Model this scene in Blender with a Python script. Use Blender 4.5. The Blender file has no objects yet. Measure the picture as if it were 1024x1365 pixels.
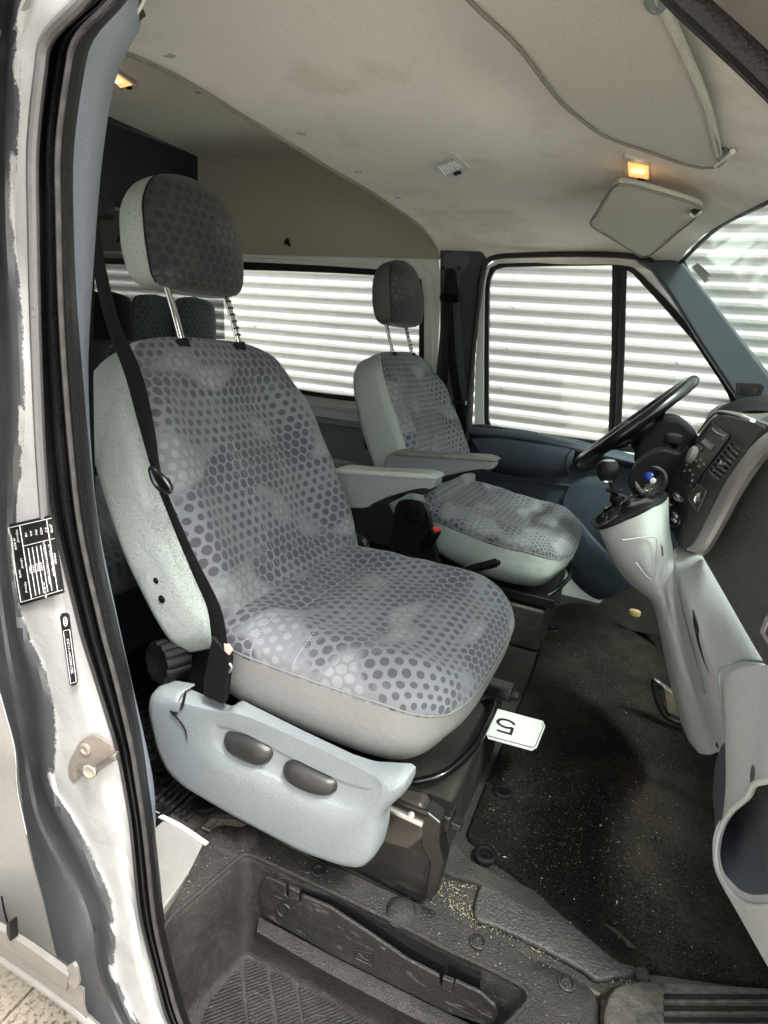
import bpy, bmesh, math, random
from mathutils import Vector, Matrix, noise
random.seed(7)
SC = bpy.context.scene
COL = SC.collection
# ------------------------------------------------------------------ camera
F = 780.0
RX = None
def _axes():
    v = Vector((885-512, 492-682.5)); s = .09; d = Vector((-1, -s))
    t = (-F*F-v.dot(v))/d.dot(v); vx = v+d*t
    X = -Vector((vx.x, vx.y, F)).normalized(); Y = Vector((v.x, v.y, F)).normalized()
    return X, Y, X.cross(Y)
AX, AY, AZ = _axes()                       # van axes seen in camera coordinates (right, down, forward)
def c2w(c): c = Vector(c); return Vector((AX.dot(c), AY.dot(c), AZ.dot(c)))
cam = bpy.data.objects.new("camera", bpy.data.cameras.new("camera")); COL.objects.link(cam)
r, u, b = c2w((1, 0, 0)), c2w((0, -1, 0)), c2w((0, 0, -1))
M = Matrix((r, u, b)).transposed().to_4x4(); cam.matrix_world = M
cam.data.sensor_fit = 'HORIZONTAL'; cam.data.sensor_width = 36; cam.data.lens = F/1024*36
cam.data.clip_start = .02; cam.data.clip_end = 500
SC.camera = cam
# ------------------------------------------------------------------ light
world = bpy.data.worlds.new("World"); SC.world = world; world.use_nodes = True
wn = world.node_tree; bg = wn.nodes['Background']
sky = wn.nodes.new('ShaderNodeTexSky'); sky.sky_type = 'NISHITA'; sky.sun_disc = False
SUN_EL, SUN_AZ = math.radians(60), math.radians(125)      # azimuth measured from +Y clockwise
sky.sun_elevation = SUN_EL; sky.sun_rotation = SUN_AZ; sky.dust_density = 6; sky.air_density = 1.0; sky.ozone_density = 1
hs = wn.nodes.new('ShaderNodeHueSaturation'); hs.inputs['Saturation'].default_value = .12
wn.links.new(sky.outputs[0], hs.inputs['Color']); wn.links.new(hs.outputs[0], bg.inputs[0]); bg.inputs[1].default_value = .15
sd = bpy.data.lights.new("sun", 'SUN'); sd.energy = 2.0; sd.angle = math.radians(12); sd.color = (1, .96, .9)
sun = bpy.data.objects.new("sun", sd); COL.objects.link(sun)
sv = Vector((math.sin(SUN_AZ)*math.cos(SUN_EL), math.cos(SUN_AZ)*math.cos(SUN_EL), math.sin(SUN_EL)))
sun.rotation_euler = sv.to_track_quat('Z', 'Y').to_euler(); sun.location = sv*20
SC.view_settings.view_transform = 'Standard'; SC.view_settings.look = 'None'; SC.view_settings.exposure = 2.0
SC.render.engine = 'CYCLES'; SC.cycles.max_bounces = 8; SC.cycles.diffuse_bounces = 5; SC.cycles.transparent_max_bounces = 12
# ------------------------------------------------------------------ helpers
def pt(px, py, X=None, Y=None, Z=None, N=None):
    """a point of the place: the sight line through a picture position met with a real plane of the van"""
    d = c2w(((px-512)/F, (py-682.5)/F, 1))
    if Y is not None: t = Y/d.y
    elif X is not None: t = X/d.x
    elif Z is not None: t = Z/d.z
    else: t = N[1]/Vector(N[0]).dot(d)
    return d*t
def tag(o, label=None, cat=None, group=None, kind=None):
    if label: o['label'] = label
    if cat: o['category'] = cat
    if group: o['group'] = group
    if kind: o['kind'] = kind
    return o
def empty(name, loc=(0, 0, 0), label=None, cat=None, group=None, parent=None):
    o = bpy.data.objects.new(name, None); COL.objects.link(o); o.location = loc; o.empty_display_size = .05
    if parent: o.parent = parent
    return tag(o, label, cat, group)
def wloc(o):
    p = Vector((0, 0, 0))
    while o is not None: p += o.location; o = o.parent
    return p
def link(name, me, mat, parent=None, smooth=True, bevel=0, seg=2, thick=0, off=0, sub=0, angle=35):
    o = bpy.data.objects.new(name, me); COL.objects.link(o)
    if mat is not None:
        for m in (mat if isinstance(mat, (list, tuple)) else [mat]): me.materials.append(m)
    if parent is not None:
        o.parent = parent; off_ = wloc(parent)
        me.transform(Matrix.Translation(-off_))
    if smooth:
        me.shade_smooth()
        if not sub: me.set_sharp_from_angle(angle=math.radians(angle))
    if thick:
        s = o.modifiers.new('s', 'SOLIDIFY'); s.thickness = thick; s.offset = off
        if not bevel: e_ = o.modifiers.new('e', 'EDGE_SPLIT'); e_.split_angle = math.radians(60)
    if bevel:
        m_ = o.modifiers.new('b', 'BEVEL'); m_.width = bevel; m_.segments = seg; m_.limit_method = 'ANGLE'; m_.angle_limit = math.radians(30); m_.harden_normals = True
    if sub:
        m_ = o.modifiers.new('u', 'SUBSURF'); m_.levels = sub; m_.render_levels = sub
    return o
def mk(name, vs, fs, mat, parent=None, **k):
    me = bpy.data.meshes.new(name); me.from_pydata([tuple(v) for v in vs], [], fs); me.update()
    bm = bmesh.new(); bm.from_mesh(me); bmesh.ops.recalc_face_normals(bm, faces=bm.faces); bm.to_mesh(me); bm.free()
    return link(name, me, mat, parent, **k)
def cr(pts, n, closed=False):
    """Catmull-Rom resample to n points, even in arc length"""
    P = [Vector(p) for p in pts]; m = len(P); out = []
    segs = m if closed else m-1; S = 12
    for i in range(segs):
        if closed: p0, p1, p2, p3 = P[(i-1) % m], P[i], P[(i+1) % m], P[(i+2) % m]
        else:
            p1, p2 = P[i], P[i+1]; p0 = P[i-1] if i else p1*2-p2; p3 = P[i+2] if i+2 < m else p2*2-p1
        for j in range(S):
            t = j/S
            out.append(.5*((2*p1)+(p2-p0)*t+(2*p0-5*p1+4*p2-p3)*t*t+(3*p1-p0-3*p2+p3)*t**3))
    out.append(P[0] if closed else P[-1])
    L = [0]
    for a, b_ in zip(out, out[1:]): L.append(L[-1]+(b_-a).length)
    res = []; k = 0; cnt = n if closed else n-1
    for i in range(n):
        s = L[-1]*i/cnt
        while k < len(L)-2 and L[k+1] < s: k += 1
        d = L[k+1]-L[k]; t = (s-L[k])/d if d > 1e-9 else 0
        res.append(out[k].lerp(out[k+1], min(max(t, 0), 1)))
    return res
def seg(pts, n):
    """polyline resample (keeps straight runs straight)"""
    P = [Vector(p) for p in pts]; L = [0]
    for a, b_ in zip(P, P[1:]): L.append(L[-1]+(b_-a).length)
    res = []; k = 0
    for i in range(n):
        s = L[-1]*i/(n-1)
        while k < len(L)-2 and L[k+1] < s: k += 1
        t = (s-L[k])/max(L[k+1]-L[k], 1e-9); res.append(P[k].lerp(P[k+1], min(max(t, 0), 1)))
    return res
def grid(name, rows, mat, parent=None, closed=False, uv=None, **k):
    n = len(rows[0]); vs = [p for r_ in rows for p in r_]; fs = []
    for i in range(len(rows)-1):
        for j in range(n if closed else n-1):
            a = i*n+j; b_ = i*n+(j+1) % n; fs.append((a, b_, b_+n, a+n))
    o = mk(name, vs, fs, mat, parent, **k)
    return o
def sheet(name, rows, mat, parent=None, nu=24, nv=24, straight=False, **k):
    R_ = [cr(r_, nu) for r_ in rows]
    cols = [(seg if straight else cr)([r_[j] for r_ in R_], nv) for j in range(nu)]
    return grid(name, [[cols[j][i] for j in range(nu)] for i in range(nv)], mat, parent, **k)
def tube(name, pts, rad, mat, parent=None, n=10, m=None, closed=False, flat=None, caps=True, curve=True, **k):
    P = cr(pts, m or max(8, len(pts)*6), closed) if curve else [Vector(p) for p in pts]
    vs = []; N_ = len(P); prev = None
    for i, p in enumerate(P):
        if closed: t = (P[(i+1) % N_]-P[i-1]).normalized()
        else: t = (P[min(i+1, N_-1)]-P[max(i-1, 0)]).normalized()
        if prev is None:
            a = t.orthogonal().normalized() if flat is None else (Vector(flat)-t*Vector(flat).dot(t)).normalized()
        else: a = (prev-t*prev.dot(t)).normalized()
        if flat is not None: a = (Vector(flat)-t*Vector(flat).dot(t)).normalized()
        prev = a; b_ = t.cross(a)
        rr = rad(i/(N_-1)) if callable(rad) else rad
        ra, rb = rr if isinstance(rr, (tuple, list)) else (rr, rr)
        for j in range(n):
            w = 2*math.pi*j/n; vs.append(p+a*math.cos(w)*ra+b_*math.sin(w)*rb)
    fs = []
    for i in range(N_ if closed else N_-1):
        for j in range(n):
            a0 = i*n+j; a1 = i*n+(j+1) % n; b0 = ((i+1) % N_)*n+j; b1 = ((i+1) % N_)*n+(j+1) % n
            fs.append((a0, a1, b1, b0))
    if caps and not closed: fs.append(tuple(range(n-1, -1, -1))); fs.append(tuple((N_-1)*n+j for j in range(n)))
    return mk(name, vs, fs, mat, parent, **k)
def strap(name, pts, wid, th, mat, parent=None, across=(0, 1, 0), m=None):
    """flat woven band; across: direction of its width (or one per point)"""
    P = cr(pts, m or len(pts)*8); N_ = len(P); vs = []; fs = []
    A = [Vector(a) for a in across] if isinstance(across[0], (tuple, list, Vector)) else [Vector(across)]*2
    for i, p in enumerate(P):
        t = (P[min(i+1, N_-1)]-P[max(i-1, 0)]).normalized(); f = i/(N_-1)*(len(A)-1); k = min(int(f), len(A)-2)
        a = A[k].lerp(A[k+1], f-k); a = (a-t*a.dot(t)).normalized(); nrm = t.cross(a)
        w = wid(i/(N_-1)) if callable(wid) else wid
        for (x, y) in ((-.5, -.3), (-.46, -.5), (.46, -.5), (.5, -.3), (.5, .3), (.46, .5), (-.46, .5), (-.5, .3)):
            vs.append(p+a*x*w+nrm*y*th)
    for i in range(N_-1):
        for j in range(8): fs.append((i*8+j, i*8+(j+1) % 8, (i+1)*8+(j+1) % 8, (i+1)*8+j))
    fs.append(tuple(range(7, -1, -1))); fs.append(tuple((N_-1)*8+j for j in range(8)))
    return mk(name, vs, fs, mat, parent)
def box(name, c, s, mat, parent=None, rot=None, bevel=.003, **k):
    x, y, z = [a/2 for a in s]; vs = [Vector((i, j, l)) for i in (-x, x) for j in (-y, y) for l in (-z, z)]
    if rot is not None: vs = [rot @ v for v in vs]
    vs = [v+Vector(c) for v in vs]
    return mk(name, vs, [(0, 1, 3, 2), (4, 6, 7, 5), (0, 4, 5, 1), (2, 3, 7, 6), (0, 2, 6, 4), (1, 5, 7, 3)], mat, parent, bevel=bevel, **k)
def prism(name, pts, ext, mat, parent=None, bevel=.002, rnd=0, **k):
    """closed outline pushed along ext"""
    P = [Vector(p) for p in pts]
    if rnd: P = cr(P, rnd, True)
    e = Vector(ext); n = len(P)
    vs = P+[p+e for p in P]; fs = [tuple(range(n)), tuple(range(2*n-1, n-1, -1))]+[(i, (i+1) % n, n+(i+1) % n, n+i) for i in range(n)]
    return mk(name, vs, fs, mat, parent, bevel=bevel, **k)
def ringprism(name, outer, inner, ext, mat, parent=None, bevel=.002, **k):
    O = [Vector(p) for p in outer]; I = [Vector(p) for p in inner]; n = len(O); e = Vector(ext)
    vs = O+I+[p+e for p in O]+[p+e for p in I]; fs = []
    for i in range(n):
        j = (i+1) % n
        fs += [(i, j, n+j, n+i), (2*n+i, 3*n+i, 3*n+j, 2*n+j), (i, 2*n+i, 2*n+j, j), (n+i, n+j, 3*n+j, 3*n+i)]
    return mk(name, vs, fs, mat, parent, bevel=bevel, **k)
def disc(name, c, nrm, prof, mat, parent=None, n=24, **k):
    """turned piece: prof = [(radius, height)...] about the axis nrm"""
    q = Vector(nrm).normalized().to_track_quat('Z', 'Y'); vs = []; fs = []
    for (r_, h) in prof:
        for j in range(n):
            w = 2*math.pi*j/n; vs.append(Vector(c)+q @ Vector((r_*math.cos(w), r_*math.sin(w), h)))
    for i in range(len(prof)-1):
        for j in range(n): fs.append((i*n+j, i*n+(j+1) % n, (i+1)*n+(j+1) % n, (i+1)*n+j))
    fs.append(tuple(range(n-1, -1, -1))); fs.append(tuple((len(prof)-1)*n+j for j in range(n)))
    return mk(name, vs, fs, mat, parent, **k)
def text(name, body, loc, xdir, ydir, size, mat, parent=None, align='CENTER'):
    cu = bpy.data.curves.new('t', 'FONT'); cu.body = body; cu.size = size; cu.align_x = align; cu.align_y = 'CENTER'; cu.extrude = .00012; cu.resolution_u = 2
    o = bpy.data.objects.new('t', cu); COL.objects.link(o)
    dg = bpy.context.evaluated_depsgraph_get(); me = bpy.data.meshes.new_from_object(o.evaluated_get(dg)); bpy.data.objects.remove(o)
    x = Vector(xdir).normalized(); z = x.cross(Vector(ydir)).normalized(); y = z.cross(x)
    mt = Matrix((x, y, z)).transposed().to_4x4(); mt.translation = Vector(loc); me.transform(mt); me.materials.clear(); me.name = name
    return link(name, me, mat, parent, smooth=False)
def rrect(c, xd, yd, w, h, r_, n=5):
    x = Vector(xd).normalized(); y = Vector(yd).normalized(); out = []
    for (sx, sy, a0) in ((1, 1, 0), (-1, 1, 90), (-1, -1, 180), (1, -1, 270)):
        for i in range(n+1):
            a = math.radians(a0+90*i/n)
            out.append(Vector(c)+x*(sx*(w/2-r_)+r_*math.cos(a))+y*(sy*(h/2-r_)+r_*math.sin(a)))
    return out
# ------------------------------------------------------------------ materials
def rgb(h):
    h = h.lstrip('#'); return tuple(((int(h[i:i+2], 16)/255)**2.2) for i in (0, 2, 4))
def nodes(name):
    m = bpy.data.materials.new(name); m.use_nodes = True; nt = m.node_tree; return m, nt, nt.nodes['Principled BSDF']
def N(nt, t, **k):
    n = nt.nodes.new('ShaderNode'+t)
    for a, v in k.items(): setattr(n, a, v)
    return n
def math_(nt, op, a, b=None, c=None):
    n = N(nt, 'Math', operation=op)
    for i, v in enumerate((a, b, c)):
        if v is None: continue
        if isinstance(v, (int, float)): n.inputs[i].default_value = v
        else: nt.links.new(v, n.inputs[i])
    return n.outputs[0]
def mixc(nt, fac, a, b):
    n = N(nt, 'Mix', data_type='RGBA')
    for s, v in ((0, fac), (6, a), (7, b)):
        if isinstance(v, (int, float)): n.inputs[s].default_value = v
        elif isinstance(v, tuple): n.inputs[s].default_value = (*v, 1) if len(v) == 3 else v
        else: nt.links.new(v, n.inputs[s])
    return n.outputs[2]
def noi(nt, co, scale, detail=4, rough=.55, dist=0):
    n = N(nt, 'TexNoise'); n.inputs['Scale'].default_value = scale; n.inputs['Detail'].default_value = detail
    n.inputs['Roughness'].default_value = rough; n.inputs['Distortion'].default_value = dist; nt.links.new(co, n.inputs['Vector']); return n.outputs[0]
def ramp(nt, v, lo, hi):
    n = N(nt, 'MapRange'); n.inputs[1].default_value = lo; n.inputs[2].default_value = hi; nt.links.new(v, n.inputs[0]); return n.outputs[0]
def mat(name, col, rough=.5, metal=0, grain=0, gs=900, var=.12, vs=6, dirt=0, dcol=(.28, .22, .15), ds=5, scr=0, spec=.5, coat=0):
    m, nt, p = nodes(name); co = N(nt, 'TexCoord').outputs['Object']; L = nt.links
    c2 = tuple(x*(1-var) for x in col); c3 = tuple(min(1, x*(1+var)) for x in col)
    base = mixc(nt, noi(nt, co, vs, 5), c2, c3)
    mf = noi(nt, co, gs*.45 if grain else 150, 4, .75)
    base = mixc(nt, math_(nt, 'MULTIPLY', ramp(nt, mf, .30, .70), .8), tuple(x*(.74 if grain else .9) for x in col), base)
    rv = None
    if dirt:
        d1 = noi(nt, co, ds, 8, .7); d2 = noi(nt, co, ds*14, 6, .75)
        dm = ramp(nt, math_(nt, 'ADD', math_(nt, 'MULTIPLY', d1, .65), math_(nt, 'MULTIPLY', d2, .45)), .62-dirt*.18, .86-dirt*.1)
        base = mixc(nt, math_(nt, 'MULTIPLY', dm, min(1, dirt)), base, dcol); rv = dm
    if scr:
        mp = N(nt, 'Mapping'); mp.inputs['Scale'].default_value = (3, 40, 14); mp.inputs['Rotation'].default_value = (.5, .3, .8); L.new(co, mp.inputs[0])
        s1 = ramp(nt, noi(nt, mp.outputs[0], 6, 3, .6, 1.2), .60, .68)
        base = mixc(nt, math_(nt, 'MULTIPLY', s1, scr), base, tuple(min(1, x*2.2+.05) for x in col))
    L.new(base, p.inputs['Base Color']); p.inputs['Metallic'].default_value = metal; p.inputs['Specular IOR Level'].default_value = spec
    if coat: p.inputs['Coat Weight'].default_value = coat; p.inputs['Coat Roughness'].default_value = .12
    rn = noi(nt, co, 23, 5)
    ro = math_(nt, 'ADD', rough-.08, math_(nt, 'MULTIPLY', rn, .16))
    if rv is not None: ro = math_(nt, 'ADD', ro, math_(nt, 'MULTIPLY', rv, .25))
    L.new(ro, p.inputs['Roughness'])
    if grain:
        b_ = N(nt, 'Bump'); b_.inputs['Strength'].default_value = min(1, grain*1.8); b_.inputs['Distance'].default_value = .004
        L.new(noi(nt, co, gs, 3, .6), b_.inputs['Height']); L.new(b_.outputs[0], p.inputs['Normal'])
    return m
def emis(name, col, st):
    m, nt, p = nodes(name); p.inputs['Base Color'].default_value = (*col, 1); p.inputs['Emission Color'].default_value = (*col, 1); p.inputs['Emission Strength'].default_value = st; return m
def glass(name, tint=(.92, .97, .95), dirt=.03):
    m, nt, p = nodes(name); L = nt.links; nt.nodes.remove(p); out = nt.nodes['Material Output']
    tr = N(nt, 'BsdfTransparent'); tr.inputs[0].default_value = (*tint, 1); gl = N(nt, 'BsdfGlossy'); gl.inputs['Roughness'].default_value = .02
    df = N(nt, 'BsdfDiffuse'); df.inputs[0].default_value = (.7, .7, .68, 1)
    lw = N(nt, 'LayerWeight'); lw.inputs[0].default_value = .5; fo = math_(nt, 'ADD', .035, math_(nt, 'MULTIPLY', math_(nt, 'POWER', lw.outputs['Facing'], 5), .8)); m1 = N(nt, 'MixShader'); m2 = N(nt, 'MixShader')
    co = N(nt, 'TexCoord').outputs['Object']; d = math_(nt, 'MULTIPLY', ramp(nt, noi(nt, co, 9, 8, .75), .45, .8), dirt*3)
    L.new(fo, m1.inputs[0]); L.new(tr.outputs[0], m1.inputs[1]); L.new(gl.outputs[0], m1.inputs[2])
    L.new(d, m2.inputs[0]); L.new(m1.outputs[0], m2.inputs[1]); L.new(df.outputs[0], m2.inputs[2]); L.new(m2.outputs[0], out.inputs[0])
    return m
def fabric(name, base, dark, light, pitch=.0225, stitch=None):
    """woven cloth: hexagonally set dots of changing size and tone, fine twill, stitched lines"""
    m, nt, p = nodes(name); L = nt.links
    uv = N(nt, 'UVMap'); uv.uv_map = 'UVMap'; sp = N(nt, 'SeparateXYZ'); L.new(uv.outputs[0], sp.inputs[0]); U, V = sp.outputs[0], sp.outputs[1]
    def lattice(ou, ov):
        a = math_(nt, 'SUBTRACT', math_(nt, 'FRACT', math_(nt, 'ADD', math_(nt, 'DIVIDE', U, pitch), ou)), .5)
        b_ = math_(nt, 'SUBTRACT', math_(nt, 'FRACT', math_(nt, 'ADD', math_(nt, 'DIVIDE', V, pitch*1.62), ov)), .5)
        b_ = math_(nt, 'MULTIPLY', b_, 1.62)
        return math_(nt, 'SQRT', math_(nt, 'ADD', math_(nt, 'MULTIPLY', a, a), math_(nt, 'MULTIPLY', b_, b_)))
    d = math_(nt, 'MINIMUM', lattice(0, 0), lattice(.5, .5))
    vv = N(nt, 'Mapping'); L.new(uv.outputs[0], vv.inputs[0]); vv.inputs['Scale'].default_value = (1, 1.5, 1)
    big = noi(nt, vv.outputs[0], 5, 1, .5); med = noi(nt, uv.outputs[0], 90, 3)
    # radius swells and shrinks in bands
    rad = math_(nt, 'ADD', .345, math_(nt, 'MULTIPLY', math_(nt, 'SINE', math_(nt, 'ADD', math_(nt, 'MULTIPLY', V, 34), math_(nt, 'MULTIPLY', big, 9))), .07))
    rad = math_(nt, 'ADD', rad, math_(nt, 'MULTIPLY', math_(nt, 'SUBTRACT', med, .5), .10))
    msk = math_(nt, 'MULTIPLY', ramp(nt, math_(nt, 'SUBTRACT', rad, d), -.02, .03), ramp(nt, noi(nt, uv.outputs[0], 11, 4), .22, .48))
    tone = ramp(nt, noi(nt, vv.outputs[0], 5.3, 1, .4), .545, .60)
    dot = mixc(nt, tone, dark, light)
    gr = N(nt, 'TexWave', wave_type='BANDS', bands_direction='DIAGONAL'); gr.inputs['Scale'].default_value = 190; gr.inputs['Distortion'].default_value = .6
    L.new(uv.outputs[0], gr.inputs['Vector'])
    fine = noi(nt, uv.outputs[0], 800, 3, .7)
    ground = mixc(nt, math_(nt, 'MULTIPLY', gr.outputs[1], .6), tuple(x*.55 for x in base), tuple(min(1, x*1.42) for x in base))
    colr = mixc(nt, math_(nt, 'MULTIPLY', msk, .92), ground, dot)
    colr = mixc(nt, math_(nt, 'MULTIPLY', ramp(nt, fine, .35, .65), .55), colr, tuple(x*.40 for x in base))
    soil = ramp(nt, noi(nt, uv.outputs[0], 5, 5), .42, .8); colr = mixc(nt, math_(nt, 'MULTIPLY', soil, .22), colr, (.12, .11, .10))
    if stitch:
        for (ax, pos, half) in stitch:
            A, B_ = (U, V) if ax == 'u' else (V, U)
            dd = math_(nt, 'ABSOLUTE', math_(nt, 'SUBTRACT', A, pos))
            ln = math_(nt, 'LESS_THAN', dd, .0008); dash = math_(nt, 'LESS_THAN', math_(nt, 'FRACT', math_(nt, 'MULTIPLY', B_, 190)), .6)
            inr = math_(nt, 'LESS_THAN', math_(nt, 'ABSOLUTE', B_), half)
            colr = mixc(nt, math_(nt, 'MULTIPLY', math_(nt, 'MULTIPLY', ln, dash), math_(nt, 'MULTIPLY', inr, .55)), colr, tuple(min(1, x*1.5+.08) for x in base))
    L.new(colr, p.inputs['Base Color']); p.inputs['Roughness'].default_value = .88; p.inputs['Specular IOR Level'].default_value = .25
    p.inputs['Sheen Weight'].default_value = .12; p.inputs['Sheen Roughness'].default_value = .5
    b_ = N(nt, 'Bump'); b_.inputs['Strength'].default_value = .35; b_.inputs['Distance'].default_value = .001
    L.new(math_(nt, 'ADD', math_(nt, 'ADD', fine, math_(nt, 'MULTIPLY', gr.outputs[1], .5)), math_(nt, 'MULTIPLY', noi(nt, uv.outputs[0], 24, 3), 2.0)), b_.inputs['Height']); L.new(b_.outputs[0], p.inputs['Normal'])
    return m
def leather(name, col, wr=.5, dirt=.1, pore=1.0):
    m, nt, p = nodes(name); L = nt.links; co = N(nt, 'TexCoord').outputs['Object']
    c = mixc(nt, noi(nt, co, 5, 5), tuple(x*.85 for x in col), tuple(x*1.1 for x in col))
    c = mixc(nt, math_(nt, 'MULTIPLY', ramp(nt, noi(nt, co, 11, 8, .7), .5, .75), dirt*2), c, tuple(a*.6+b_*.15 for a, b_ in zip(col, (.5, .38, .2))))
    L.new(c, p.inputs['Base Color']); p.inputs['Roughness'].default_value = .48; p.inputs['Specular IOR Level'].default_value = .4
    v = N(nt, 'TexVoronoi', feature='DISTANCE_TO_EDGE'); v.inputs['Scale'].default_value = 240; L.new(co, v.inputs['Vector'])
    c = mixc(nt, ramp(nt, v.outputs[0], 0, .10), tuple(x*(1-.28*pore) for x in col), c); L.new(c, p.inputs['Base Color'])
    b_ = N(nt, 'Bump'); b_.inputs['Strength'].default_value = .2+.35*pore; b_.inputs['Distance'].default_value = .0032
    h = math_(nt, 'ADD', ramp(nt, v.outputs[0], 0, .12), math_(nt, 'MULTIPLY', noi(nt, co, 16, 4, .6, 1.2), wr*5)); L.new(h, b_.inputs['Height']); L.new(b_.outputs[0], p.inputs['Normal'])
    return m
FB = (.205, .213, .232); FD = (.034, .036, .050); FL = (.25, .26, .265)
m_back = fabric('seat_cloth_back', FB, FD, FL, stitch=[('u', -.075, .60), ('u', -.055, .60), ('u', .075, .6), ('u', .095, .6)])
m_cush = fabric('seat_cloth_cushion', FB, FD, FL, stitch=[('v', .10, .5), ('v', .30, .5), ('v', .38, .5)])
m_head = fabric('seat_cloth_headrest', (.052, .051, .056), (.018, .018, .024), (.085, .084, .087))
m_rear = fabric('rear_seat_cloth', (.10, .122, .124), (.03, .04, .046), (.15, .17, .17))
m_vind = leather('dark_vinyl', (.07, .082, .08), .4)
m_vin = leather('seat_side_vinyl', (.37, .415, .385), .5)
m_vin2 = leather('seat_skirt_vinyl', (.18, .18, .172), .5, .2, .15)
m_valance = mat('pale_grey_moulding', (.195, .220, .228), .5, grain=.25, gs=700, var=.05, dirt=.25, dcol=(.2, .2, .18))
m_grey = mat('light_grey_plastic', (.50, .52, .51), .5, grain=.3, gs=800, var=.05, dirt=.3, dcol=(.24, .235, .21), ds=3)
m_grey2 = mat('mid_grey_plastic', (.19, .225, .215), .5, grain=.3, gs=800, var=.06, dirt=.15)
m_navy = mat('blue_grey_door_plastic', (.030, .042, .060), .45, spec=.3, grain=.3, gs=600, var=.1, dirt=.2, dcol=(.12, .13, .13))
m_navyd = mat('dark_navy_panel', (.015, .021, .032), .5, grain=.2, gs=500)
m_pillar = mat('grey_blue_pillar_trim', (.042, .051, .062), .5, spec=.25, grain=.3, gs=700, var=.07, dirt=.2, dcol=(.1, .1, .1))
m_trimlight = mat('pale_pillar_trim', (.30, .34, .41), .5, grain=.2, gs=700, var=.06, dirt=.2, dcol=(.2, .2, .2))
m_black = mat('black_plastic', (.0045, .0045, .005), .4, spec=.2, grain=.25, gs=700, dirt=.2, dcol=(.03, .027, .022))
m_blackg = mat('black_gloss', (.005, .005, .0055), .18)
m_soft = mat('soft_black', (.004, .004, .0045), .5, spec=.12, grain=.3, gs=900)
m_rubber = mat('door_rubber', (.008, .0077, .008), .42, spec=.3, grain=.3, gs=250, dirt=.35, dcol=(.035, .031, .029), ds=9)
m_metalblk = mat('black_painted_steel', (.006, .006, .0057), .3, dirt=.4, dcol=(.028, .023, .017), ds=7, scr=.2)
m_step = mat('dusty_step_plastic', (.0095, .0086, .008), .5, grain=.45, gs=420, dirt=.75, dcol=(.044, .035, .027), ds=6, scr=.35)
m_step2 = mat('dusty_step_flap', (.008, .0076, .0073), .42, grain=.3, gs=420, dirt=.6, dcol=(.042, .034, .028), ds=8, scr=.7)
m_dash = mat('dark_dash_plastic', (.070, .065, .060), .55, grain=.5, gs=500, dirt=.5, dcol=(.095, .085, .075), ds=5, scr=.35)
m_dash2 = mat('centre_stack_plastic', (.042, .040, .038), .45, spec=.3, grain=.3, gs=600, dirt=.3, dcol=(.1, .09, .08))
m_silver = mat('silver_dash_band', (.36, .335, .32), .4, metal=.2, grain=.1)
m_fin = mat('vent_fin_plastic', (.13, .125, .12), .4)
m_chrome = mat('chrome', (.75, .75, .74), .12, metal=1)
m_steel = mat('worn_steel', (.45, .43, .40), .3, metal=.9, dirt=.3, dcol=(.2, .15, .1), ds=20)
m_red = mat('red_plastic', (.45, .02, .02), .4)
m_belt = None
m_white = mat('white_body_paint', (.62, .64, .62), .3, var=.04, dirt=.35, dcol=(.36, .35, .31), ds=6, coat=.3)
m_silverpaint = mat('silver_body_paint', (.15, .145, .135), .35, metal=.25, var=.05, dirt=.35, dcol=(.33, .30, .25), ds=4, coat=.4)
m_rub = mat('silver_rubbing_strip', (.13, .123, .115), .45, grain=.1, var=.06, dirt=.3)
m_lens = mat('lamp_lens', (.5, .5, .48), .15)
m_lit = emis('lit_lamp_bulb', (1, .55, .2), 3.0)
m_paperw = mat('white_card', (.55, .55, .535), .4, var=.02)
m_ink = mat('black_ink', (.006, .006, .006), .45)
m_inkw = mat('white_ink', (.6, .6, .58), .5)
m_blue = mat('blue_key_fob', (.01, .03, .22), .25)
m_tan = mat('tan_foam', (.32, .21, .10), .9, grain=.6, gs=200, dirt=.5)
m_gl = glass('window_glass'); m_glt = glass('windscreen_glass', (.87, .95, .91), .035); m_gld = glass('tinted_glass', (.5, .55, .53), .02)
def webbing():
    m, nt, p = nodes('belt_webbing'); L = nt.links; co = N(nt, 'TexCoord').outputs['Object']
    w = N(nt, 'TexWave', bands_direction='Z'); w.inputs['Scale'].default_value = 260; w.inputs['Distortion'].default_value = .5; L.new(co, w.inputs[0])
    L.new(mixc(nt, w.outputs[1], (.003, .003, .003), (.012, .012, .012)), p.inputs['Base Color']); p.inputs['Roughness'].default_value = .6; p.inputs['Specular IOR Level'].default_value = .12
    b_ = N(nt, 'Bump'); b_.inputs['Strength'].default_value = .4; b_.inputs['Distance'].default_value = .001; L.new(w.outputs[1], b_.inputs['Height']); L.new(b_.outputs[0], p.inputs['Normal']); return m
m_belt = webbing()
def headliner_mat():
    m, nt, p = nodes('headliner_felt'); L = nt.links; co = N(nt, 'TexCoord').outputs['Object']
    c = mixc(nt, noi(nt, co, 2.2, 4), (.66, .64, .605), (.74, .72, .685))
    st = ramp(nt, noi(nt, co, 3.0, 8, .66), .50, .74); c = mixc(nt, math_(nt, 'MULTIPLY', st, .75), c, (.36, .31, .25))
    fz = noi(nt, co, 420, 3, .7); c = mixc(nt, math_(nt, 'MULTIPLY', ramp(nt, fz, .35, .7), .4), c, (.34, .315, .27))
    L.new(c, p.inputs['Base Color']); p.inputs['Roughness'].default_value = .95; p.inputs['Specular IOR Level'].default_value = .1
    b_ = N(nt, 'Bump'); b_.inputs['Strength'].default_value = .5; b_.inputs['Distance'].default_value = .002; L.new(fz, b_.inputs['Height']); L.new(b_.outputs[0], p.inputs['Normal']); return m
m_felt = headliner_mat()
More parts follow.
